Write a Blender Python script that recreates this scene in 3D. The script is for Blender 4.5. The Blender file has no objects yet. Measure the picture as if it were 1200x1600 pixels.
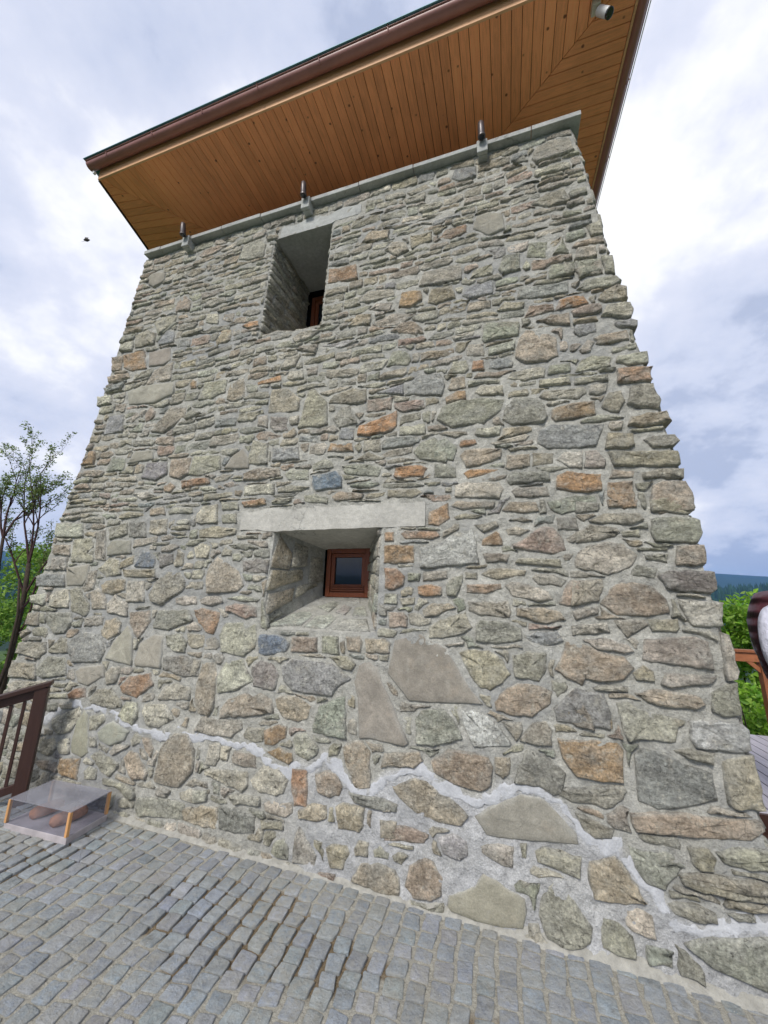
import bpy, bmesh, math, random
import numpy as np
from mathutils import Vector, Matrix, Quaternion, noise
R_ = math.radians
sc = bpy.context.scene
C = sc.collection
rnd = random.Random(7)

# ------------------------------------------------------------------ camera
cam_d = bpy.data.cameras.new('camera'); cam = bpy.data.objects.new('camera', cam_d); C.objects.link(cam)
cam_d.sensor_fit = 'HORIZONTAL'; cam_d.sensor_width = 36.0; cam_d.lens = 36.0*595/1200
cam_d.clip_start = 0.05; cam_d.clip_end = 12000
rot = Matrix(((0.9537, 0.0450, 0.2973), (0.2995, -0.2316, -0.9256), (0.0272, 0.9718, -0.2344)))
cam.matrix_world = Matrix.Translation((0, 0, 1.6)) @ rot.to_quaternion().normalized().to_matrix().to_4x4()
sc.camera = cam

# ------------------------------------------------------------------ world, sun, exposure
SUN_EL, SUN_AZ = R_(42), R_(192)      # azimuth measured clockwise from +Y
W = bpy.data.worlds.new('World'); sc.world = W; W.use_nodes = True
nt = W.node_tree; nt.nodes.clear()
def nd(t, k, **kw):
    n = t.nodes.new(k)
    for a, v in kw.items():
        if a.startswith('i_'): n.inputs[a[2:].replace('_', ' ')].default_value = v
        else: setattr(n, a, v)
    return n
out = nd(nt, 'ShaderNodeOutputWorld'); bg = nd(nt, 'ShaderNodeBackground'); bg.inputs['Strength'].default_value = 0.10
sky = nd(nt, 'ShaderNodeTexSky'); sky.sky_type = 'NISHITA'; sky.sun_disc = False
sky.sun_elevation = SUN_EL; sky.sun_rotation = SUN_AZ; sky.air_density = 1.0; sky.dust_density = 1.5
tc = nd(nt, 'ShaderNodeTexCoord'); sep = nd(nt, 'ShaderNodeSeparateXYZ'); nt.links.new(tc.outputs['Generated'], sep.inputs[0])
def mth(t, op, a, b=None, c=None):
    n = nd(t, 'ShaderNodeMath', operation=op)
    for i, v in enumerate((a, b, c)):
        if v is None: continue
        if isinstance(v, (int, float)): n.inputs[i].default_value = v
        else: t.links.new(v, n.inputs[i])
    return n.outputs[0]
zz = mth(nt, 'ADD', mth(nt, 'MAXIMUM', sep.outputs[2], 0.0), 0.42)
cmb = nd(nt, 'ShaderNodeCombineXYZ')
nt.links.new(mth(nt, 'DIVIDE', sep.outputs[0], zz), cmb.inputs[0]); nt.links.new(mth(nt, 'DIVIDE', sep.outputs[1], zz), cmb.inputs[1])
cmb.inputs[2].default_value = 5.3
n1 = nd(nt, 'ShaderNodeTexNoise'); n1.inputs['Scale'].default_value = 2.7; n1.inputs['Detail'].default_value = 7; n1.inputs['Roughness'].default_value = 0.56; n1.inputs['Distortion'].default_value = 0.0
nt.links.new(cmb.outputs[0], n1.inputs['Vector'])
n2 = nd(nt, 'ShaderNodeTexNoise'); n2.inputs['Scale'].default_value = 1.1; n2.inputs['Detail'].default_value = 4; n2.inputs['Distortion'].default_value = 0.0
nt.links.new(cmb.outputs[0], n2.inputs['Vector'])
mixf = mth(nt, 'ADD', mth(nt, 'MULTIPLY', n1.outputs[0], 0.70), mth(nt, 'MULTIPLY', n2.outputs[0], 0.30))
cr = nd(nt, 'ShaderNodeValToRGB')
el = cr.color_ramp.elements
el[0].position = 0.425; el[0].color = (2.45, 2.75, 3.6, 1)
el[1].position = 0.595; el[1].color = (5.3, 5.3, 5.4, 1)
e = el.new(0.46); e.color = (3.25, 3.5, 4.3, 1)
e = el.new(0.53); e.color = (3.9, 4.05, 4.7, 1)
nt.links.new(mixf, cr.inputs[0])
n3 = nd(nt, 'ShaderNodeTexNoise'); n3.inputs['Scale'].default_value = 1.0; n3.inputs['Detail'].default_value = 5
mp = nd(nt, 'ShaderNodeMapping'); mp.inputs['Location'].default_value = (4.2, 1.3, 9.0); nt.links.new(cmb.outputs[0], mp.inputs[0]); nt.links.new(mp.outputs[0], n3.inputs['Vector'])
gap = nd(nt, 'ShaderNodeMapRange'); gap.inputs[1].default_value = 0.56; gap.inputs[2].default_value = 0.72; gap.inputs[3].default_value = 0.0; gap.inputs[4].default_value = 0.22
nt.links.new(n3.outputs[0], gap.inputs[0])
mx = nd(nt, 'ShaderNodeMixRGB'); nt.links.new(gap.outputs[0], mx.inputs[0]); nt.links.new(cr.outputs[0], mx.inputs[1]); nt.links.new(sky.outputs[0], mx.inputs[2])
nt.links.new(mx.outputs[0], bg.inputs[0]); nt.links.new(bg.outputs[0], out.inputs[0])

sd = bpy.data.lights.new('sun', 'SUN'); sd.energy = 1.5; sd.angle = R_(14); sd.color = (1.0, 0.96, 0.9)
sun = bpy.data.objects.new('sun', sd); C.objects.link(sun)
dv = Vector((math.sin(SUN_AZ)*math.cos(SUN_EL), math.cos(SUN_AZ)*math.cos(SUN_EL), math.sin(SUN_EL)))
sun.rotation_euler = dv.to_track_quat('Z', 'Y').to_euler(); sun.location = dv*50
vs = sc.view_settings; vs.view_transform = 'Standard'; vs.look = 'None'; vs.exposure = 1.1; vs.gamma = 1.0; vs.use_curve_mapping = False
try:
    sc.cycles.volume_bounces = 0; sc.cycles.volume_step_rate = 5; sc.cycles.max_bounces = 6
except Exception: pass

# ------------------------------------------------------------------ helpers
def nz(x, y, z=0.0): return noise.noise(Vector((x, y, z)))
class MB:
    def __init__(s): s.v = []; s.f = []; s.c = []; s.m = []
    def add(s, vs_, fs_, col=None, mi=0):
        b = len(s.v); s.v += [tuple(p) for p in vs_]; s.f += [tuple(i+b for i in f) for f in fs_]; s.m += [mi]*len(fs_)
        s.c += col if isinstance(col, list) else [col or (1, 1, 1)]*len(vs_)
        return s
    def box(s, x0, x1, y0, y1, z0, z1, col=None, mi=0, M=None):
        p = [Vector((x, y, z)) for z in (z0, z1) for y in (y0, y1) for x in (x0, x1)]
        if M: p = [M @ q for q in p]
        return s.add(p, [(0, 2, 3, 1), (4, 5, 7, 6), (0, 1, 5, 4), (2, 6, 7, 3), (0, 4, 6, 2), (1, 3, 7, 5)], col, mi)
    def prism(s, poly, z0, z1, col=None):
        n = len(poly)
        return s.add([(x, y, z0) for x, y in poly]+[(x, y, z1) for x, y in poly],
                     [tuple(reversed(range(n))), tuple(range(n, 2*n))]+[(i, (i+1) % n, n+(i+1) % n, n+i) for i in range(n)], col)
    def tube(s, pts, rad, n=8, col=None, cap=True):
        pts = [Vector(p) for p in pts]; b = []; vs_ = []; fs_ = []
        up = None
        for i, p in enumerate(pts):
            d = (pts[min(i+1, len(pts)-1)]-pts[max(i-1, 0)]).normalized()
            if up is None: up = d.orthogonal().normalized()
            up = (up - d*up.dot(d)).normalized(); sd_ = d.cross(up)
            r = rad[i] if isinstance(rad, (list, tuple)) else rad
            for k in range(n):
                a = 2*math.pi*k/n; vs_.append(p+up*(r*math.cos(a))+sd_*(r*math.sin(a)))
        for i in range(len(pts)-1):
            for k in range(n):
                fs_.append((i*n+k, i*n+(k+1) % n, (i+1)*n+(k+1) % n, (i+1)*n+k))
        if cap: fs_ += [tuple(reversed(range(n))), tuple(range((len(pts)-1)*n, len(pts)*n))]
        return s.add(vs_, fs_, col)
    def build(s, name, mat, parent=None, smooth=False, origin=None, bevel=0, **props):
        me = bpy.data.meshes.new(name)
        o_ = Vector(origin) if origin is not None else Vector((0, 0, 0))
        vv = s.v if origin is None else [(x-o_.x, y-o_.y, z-o_.z) for x, y, z in s.v]
        me.from_pydata(vv, [], s.f)
        at = me.attributes.new('tint', 'FLOAT_COLOR', 'POINT')
        at.data.foreach_set('color', np.array([(c[0], c[1], c[2], 1.0) for c in s.c], dtype=np.float32).ravel())
        for m in (mat if isinstance(mat, (list, tuple)) else [mat]): me.materials.append(m)
        if any(s.m): me.polygons.foreach_set('material_index', s.m)
        if smooth: me.polygons.foreach_set('use_smooth', [True]*len(me.polygons))
        me.update()
        o = bpy.data.objects.new(name, me); C.objects.link(o); o.location = o_
        if bevel:
            b = o.modifiers.new('bevel', 'BEVEL'); b.width = bevel; b.segments = 2; b.limit_method = 'ANGLE'
        if parent is not None:
            o.parent = parent; o.matrix_parent_inverse = Matrix.Translation(-abs_loc(parent))
        for k, v in props.items(): o[k] = v
        return o
def abs_loc(o):
    l = o.location.copy()
    return l
def thing(name, label, cat, loc, group=None):
    o = bpy.data.objects.new(name, None); C.objects.link(o); o.location = loc; o.empty_display_size = 0.1
    o['label'] = label; o['category'] = cat
    if group: o['group'] = group
    return o

class Mat:
    def __init__(s, name, col=(0.5, 0.5, 0.5), rough=0.8, spec=0.3, metal=0.0):
        s.m = bpy.data.materials.new(name); s.m.use_nodes = True; s.t = s.m.node_tree
        s.b = s.t.nodes['Principled BSDF']; s.b.inputs['Base Color'].default_value = (*col, 1)
        s.b.inputs['Roughness'].default_value = rough; s.b.inputs['Specular IOR Level'].default_value = spec; s.b.inputs['Metallic'].default_value = metal
        s.col = None; s.base = (*col, 1); s.hs = []
        s.pos = nd(s.t, 'ShaderNodeNewGeometry').outputs['Position']
    def L(s, a, b): s.t.links.new(a, b)
    def vec(s, scale=(1, 1, 1), src=None, rotz=0.0):
        m = nd(s.t, 'ShaderNodeMapping'); m.inputs['Scale'].default_value = scale; m.inputs['Rotation'].default_value = (0, 0, rotz)
        s.L(src or s.pos, m.inputs[0]); return m.outputs[0]
    def noise(s, sc_=5, det=5, rough=0.55, dist=0.0, vec=None):
        n = nd(s.t, 'ShaderNodeTexNoise'); n.inputs['Scale'].default_value = sc_; n.inputs['Detail'].default_value = det
        n.inputs['Roughness'].default_value = rough; n.inputs['Distortion'].default_value = dist
        s.L(vec or s.pos, n.inputs['Vector']); return n.outputs[0]
    def voro(s, sc_=5, vec=None, feat='F1', outp=0):
        n = nd(s.t, 'ShaderNodeTexVoronoi'); n.inputs['Scale'].default_value = sc_; n.feature = feat
        s.L(vec or s.pos, n.inputs['Vector']); return n.outputs[outp]
    def rng(s, v, a, b, c=0.0, d=1.0):
        n = nd(s.t, 'ShaderNodeMapRange'); s.L(v, n.inputs[0])
        for i, q in enumerate((a, b, c, d)): n.inputs[i+1].default_value = q
        return n.outputs[0]
    def attr(s, name='tint', o='Color'):
        n = nd(s.t, 'ShaderNodeAttribute'); n.attribute_name = name; return n.outputs[o]
    def cur(s, sock):
        if s.col is None: sock.default_value = s.base
        else: s.L(s.col, sock)
    def mix(s, f, col, mode='MIX'):
        n = nd(s.t, 'ShaderNodeMixRGB', blend_type=mode)
        if isinstance(f, (int, float)): n.inputs[0].default_value = f
        else: s.L(f, n.inputs[0])
        s.cur(n.inputs[1])
        if isinstance(col, tuple): n.inputs[2].default_value = (*col, 1)
        else: s.L(col, n.inputs[2])
        s.col = n.outputs[0]; return s
    def gain(s, v, a=0.7, b=1.3, lo=0.3, hi=0.7):
        g = s.rng(v, lo, hi, a, b); n = nd(s.t, 'ShaderNodeVectorMath', operation='SCALE')
        s.cur(n.inputs[0]) if s.col is not None else setattr(n.inputs[0], 'default_value', s.base[:3])
        s.L(g, n.inputs['Scale']); s.col = n.outputs[0]; return s
    def bump(s, h, dist=0.01, strength=1.0):
        n = nd(s.t, 'ShaderNodeBump'); n.inputs['Distance'].default_value = dist; n.inputs['Strength'].default_value = strength
        s.L(h, n.inputs['Height'])
        if s.hs: s.L(s.hs[-1], n.inputs['Normal'])
        s.hs.append(n.outputs[0]); return s
    def done(s):
        if s.col is not None: s.L(s.col, s.b.inputs['Base Color'])
        if s.hs: s.L(s.hs[-1], s.b.inputs['Normal'])
        return s.m

# ------------------------------------------------------------------ materials
def m_stone():
    m = Mat('split_stone', rough=0.82, spec=0.25); m.col = m.attr()
    big = m.noise(4.0, 6, 0.6, 0.3); st = m.noise(8.0, 8, 0.7, 0.15, m.vec((1.0, 1.0, 1.9))); fine = m.noise(70.0, 4, 0.7)
    chip = m.voro(22.0, m.vec((1, 1, 1.6)), 'F1', 0)
    cc_ = m.voro(15.0, m.vec((1, 1, 1.5)), 'F1', 1); sp_ = nd(m.t, 'ShaderNodeSeparateXYZ'); m.L(cc_, sp_.inputs[0])
    m.gain(big, 0.84, 1.16, 0.3, 0.7); m.gain(st, 0.60, 1.36, 0.34, 0.66); m.gain(sp_.outputs[0], 0.93, 1.07, 0, 1)
    m.mix(m.rng(m.noise(10.0, 6, 0.65), 0.56, 0.72, 0, 0.26), (0.32, 0.22, 0.12))
    m.mix(m.rng(m.noise(6.0, 7, 0.65, 0.2), 0.47, 0.66, 0, 0.55), (0.335, 0.335, 0.305))
    m.mix(m.rng(m.noise(20.0, 8, 0.8), 0.54, 0.64, 0, 0.62), (0.52, 0.51, 0.44))
    m.mix(m.rng(m.noise(34.0, 6, 0.75, 0.6), 0.58, 0.66, 0, 0.75), (0.075, 0.075, 0.065))
    m.gain(m.noise(1.0, 2), 1.15, 1.25); m.mix(1.0, (1.0, 0.99, 0.97), 'MULTIPLY')
    wv = nd(m.t, 'ShaderNodeVectorMath', operation='MULTIPLY_ADD'); nx_ = nd(m.t, 'ShaderNodeTexNoise'); nx_.inputs['Scale'].default_value = 8; nx_.inputs['Detail'].default_value = 6
    m.L(m.pos, nx_.inputs['Vector']); m.L(nx_.outputs['Color'], wv.inputs[0]); wv.inputs[1].default_value = (.16, .16, .16); m.L(m.vec((1, 1, 1.9)), wv.inputs[2])
    ck = mth(m.t, 'MULTIPLY', m.rng(m.voro(8.0, wv.outputs[0], 'DISTANCE_TO_EDGE'), 0.0, 0.022, 1.0, 0.0), m.rng(m.noise(4.5, 4), .48, .60))
    m.mix(mth(m.t, 'MULTIPLY', ck, 0.6), (0.08, 0.08, 0.07))
    m.gain(m.noise(48, 5, 0.75), 0.74, 1.30, 0.36, 0.64); m.gain(fine, 0.74, 1.28, 0.3, 0.7)
    m.bump(mth(m.t, 'MULTIPLY', ck, -1.0), 0.006, 0.8); m.bump(st, 0.05, 1.0); m.bump(chip, 0.012, 0.6); m.bump(m.noise(28.0, 8, 0.8), 0.022, 1.0)
    return m.done()
def m_flat():
    m = Mat('flat_sandstone', rough=0.85, spec=0.2); m.col = m.attr()
    m.gain(m.noise(3.5, 6, 0.6, 0.2), 0.84, 1.16); m.gain(m.noise(120.0, 3, 0.7), 0.82, 1.18); m.gain(m.noise(16, 6, 0.65), 0.85, 1.15)
    m.mix(m.rng(m.noise(8.0, 5, 0.6), 0.57, 0.75, 0, 0.2), (0.27, 0.19, 0.11)); m.mix(m.rng(m.noise(14, 7, 0.7), 0.55, 0.66, 0, 0.3), (0.38, 0.37, 0.32))
    m.bump(m.noise(12, 6, 0.6), 0.012, 0.8); m.bump(m.noise(90, 3, 0.6), 0.002, 0.8)
    return m.done()
def m_mortar():
    m = Mat('mortar', (0.44, 0.432, 0.385), rough=0.92, spec=0.15); m.mix(1.0, m.attr(), 'MULTIPLY')
    m.gain(m.noise(2.2, 6, 0.6), 0.84, 1.14); m.gain(m.noise(18, 6, 0.65), 0.74, 1.22); m.gain(m.noise(60, 5, 0.7), 0.80, 1.2); m.gain(m.noise(150, 3, 0.7), 0.76, 1.2)
    m.mix(m.rng(m.noise(1.3, 4), 0.50, 0.66, 0, 0.5), (0.29, 0.30, 0.31))
    m.mix(m.rng(m.noise(9, 6, .7), 0.56, 0.68, 0, 0.35), (0.42, 0.41, 0.37))
    m.bump(m.noise(9, 6, 0.6), 0.04, 0.9); m.bump(m.noise(50, 5, 0.75), 0.012, 1.0)
    return m.done()
def m_white():
    m = Mat('fresh_mortar', (0.475, 0.485, 0.50), rough=0.9, spec=0.15)
    m.gain(m.noise(14, 6, 0.6), 0.85, 1.12); m.gain(m.noise(110, 3), 0.9, 1.08)
    m.bump(m.noise(14, 6, 0.6), 0.02, 0.8); m.bump(m.noise(80, 3), 0.004, 0.8)
    return m.done()
def m_concrete(name='concrete', col=(0.42, 0.43, 0.41)):
    m = Mat(name, col, rough=0.9, spec=0.2)
    m.gain(m.noise(3, 6, 0.6), 0.82, 1.14); m.gain(m.noise(26, 5, 0.6), 0.86, 1.12); m.gain(m.noise(150, 2), 0.9, 1.1)
    nx_ = nd(m.t, 'ShaderNodeTexNoise'); nx_.inputs['Scale'].default_value = 3.0; nx_.inputs['Detail'].default_value = 6; m.L(m.pos, nx_.inputs['Vector'])
    va = nd(m.t, 'ShaderNodeVectorMath', operation='MULTIPLY_ADD'); m.L(nx_.outputs['Color'], va.inputs[0]); va.inputs[1].default_value = (.5, .5, .5); m.L(m.pos, va.inputs[2])
    m.mix(mth(m.t, 'MULTIPLY', m.rng(m.voro(1.7, va.outputs[0], 'DISTANCE_TO_EDGE'), 0.0, 0.012, 0.6, 0.0), m.rng(m.noise(2.5, 3), .5, .6)), (0.13, 0.13, 0.12))
    m.bump(m.noise(8, 6, 0.6), 0.02, 0.7); m.bump(m.noise(70, 3), 0.004, 0.8)
    return m.done()
def m_wood(name, col, dirv, knots=True, rough=0.5, dark=(0.10, 0.035, 0.012)):
    m = Mat(name, col, rough=rough, spec=0.35)
    ri = nd(m.t, 'ShaderNodeObjectInfo').outputs['Random']
    n = nd(m.t, 'ShaderNodeVectorMath', operation='MULTIPLY_ADD'); m.L(m.pos, n.inputs[0]); n.inputs[1].default_value = dirv
    c = nd(m.t, 'ShaderNodeCombineXYZ'); m.L(mth(m.t, 'MULTIPLY', ri, 37.0), c.inputs[0]); m.L(mth(m.t, 'MULTIPLY', ri, 11.0), c.inputs[1]); m.L(mth(m.t, 'MULTIPLY', ri, 5.0), c.inputs[2]); m.L(c.outputs[0], n.inputs[2])
    g = m.noise(9, 5, 0.6, 0.8, n.outputs[0])
    m.gain(ri, 0.90, 1.10, 0, 1); m.gain(g, 0.84, 1.14); m.gain(m.noise(1.1, 3), 0.88, 1.1)
    m.gain(m.noise(160, 2, 0.5, 0, m.pos), 0.95, 1.05)
    if knots:
        sc_ = tuple(0.55+0.45*(1 if d < 2 else 0) for d in dirv)
        k = nd(m.t, 'ShaderNodeVectorMath', operation='ADD'); m.L(m.pos, k.inputs[0]); m.L(c.outputs[0], k.inputs[1])
        kv = m.voro(6.5, k.outputs[0])
        m.mix(m.rng(kv, 0.055, 0.11, 0.85, 0.0), dark)
    m.bump(g, 0.001, 0.5)
    return m.done()
def m_plain(name, col, rough=0.5, spec=0.4, metal=0.0, var=0.12, sc_=20, bump=0.0):
    m = Mat(name, col, rough, spec, metal); m.gain(m.noise(sc_, 5, 0.6), 1-var, 1+var)
    if bump: m.bump(m.noise(sc_*2, 5, 0.6), bump, 0.8)
    return m.done()
def m_cobble():
    m = Mat('granite_cobble', rough=0.75, spec=0.35); m.col = m.attr()
    ri = nd(m.t, 'ShaderNodeObjectInfo').outputs['Random']
    m.gain(ri, 0.85, 1.16, 0, 1); m.gain(m.noise(22, 6, 0.65), 0.72, 1.25); m.gain(m.noise(170, 3, 0.7), 0.80, 1.22)
    d = mth(m.t, 'MULTIPLY', m.rng(m.noise(1.4, 6, 0.62, 0.4), 0.34, 0.58, 0.20, 0.90), m.rng(m.noise(30, 5, 0.7), 0.34, 0.62, 0.15, 1))
    m.mix(d, (0.37, 0.36, 0.315))
    m.mix(m.rng(m.noise(17, 6, 0.7), 0.56, 0.68, 0, 0.6), (0.40, 0.42, 0.43)); m.mix(m.rng(m.noise(6, 6, 0.7), 0.58, 0.70, 0, 0.5), (0.16, 0.15, 0.12))
    m.mix(m.rng(m.voro(38), 0.05, 0.10, 0.8, 0), (0.55, 0.54, 0.48)); m.mix(m.rng(m.noise(2.6, 6, .7), .52, .66, 0, .35), (0.28, 0.27, 0.23))
    m.bump(m.noise(20, 8, 0.75), 0.022, 1.0); m.bump(m.noise(90, 4, 0.7), 0.004, 1.0)
    return m.done()
def m_joint():
    m = Mat('joint_sand', rough=0.95, spec=0.1); m.col = m.attr()
    m.gain(m.noise(40, 6, 0.7), 0.72, 1.22); m.gain(m.noise(190, 3, 0.8), 0.72, 1.3)
    m.mix(m.rng(m.voro(120), 0.12, 0.2, 0.5, 0), (0.5, 0.46, 0.38))
    m.bump(m.noise(60, 6, 0.7), 0.012, 1.0)
    return m.done()
def m_leaf(name, col, col2):
    m = Mat(name, col, rough=0.55, spec=0.3)
    m.col = m.attr(); m.gain(m.noise(3, 3), 0.8, 1.2)
    m.b.inputs['Transmission Weight'].default_value = 0.0
    mm = m.done(); t = m.t
    tr = nd(t, 'ShaderNodeBsdfTranslucent'); t.links.new(m.col, tr.inputs['Color'])
    ms = nd(t, 'ShaderNodeMixShader'); ms.inputs[0].default_value = 0.4
    t.links.new(m.b.outputs[0], ms.inputs[1]); t.links.new(tr.outputs[0], ms.inputs[2]); t.links.new(ms.outputs[0], t.nodes['Material Output'].inputs['Surface'])
    return mm
STONE = m_stone(); FLAT = m_flat(); MORTAR = m_mortar(); WHITE = m_white(); CONC = m_concrete()
LINT = m_concrete('lintel_concrete', (0.475, 0.462, 0.415))
PINE_Y = m_wood('varnished_pine_long', (0.95, 0.385, 0.165), (7.0, 0.55, 7.0)); PINE_X = m_wood('varnished_pine_cross', (0.95, 0.385, 0.165), (0.55, 7.0, 7.0))
PINE_L = m_wood('pale_pine', (0.78, 0.44, 0.23), (0.5, 7, 7), knots=False)
GUT = m_plain('brown_gutter', (0.36, 0.165, 0.14), 0.38, 0.5, 0.0, 0.15, 3)
TEAL = m_plain('teal_metal', (0.10, 0.23, 0.27), 0.4, 0.5, 0.3)
DARKW = m_wood('dark_stained_wood', (0.055, 0.027, 0.021), (6, 6, 0.5), knots=False, rough=0.45)
REDW = m_wood('red_brown_wood', (0.21, 0.062, 0.026), (6, 6, 1), knots=False, rough=0.35)
RAILW = m_wood('rail_wood', (0.28, 0.105, 0.045), (1.0, 6, 1.0), knots=False, rough=0.5)
DECKW = m_wood('grey_deck_boards', (0.40, 0.385, 0.43), (7, 0.6, 7), knots=False, rough=0.7)
POSTW = m_wood('light_corner_post', (0.60, 0.32, 0.13), (6, 6, 0.8), knots=False)
COB = m_cobble(); JOINT = m_joint()
BLACK = m_plain('black_gap', (0.012, 0.011, 0.010), 0.9, 0.1)
STEEL = m_plain('dark_steel', (0.10, 0.085, 0.085), 0.4, 0.5, 0.3)
LENS = m_plain('lens', (0.02, 0.022, 0.025), 0.1, 0.6)
WPLAS = m_plain('white_plastic', (0.75, 0.76, 0.75), 0.4, 0.4)
BEIGE = m_plain('beige_bracket', (0.55, 0.52, 0.42), 0.5, 0.4)

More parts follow.
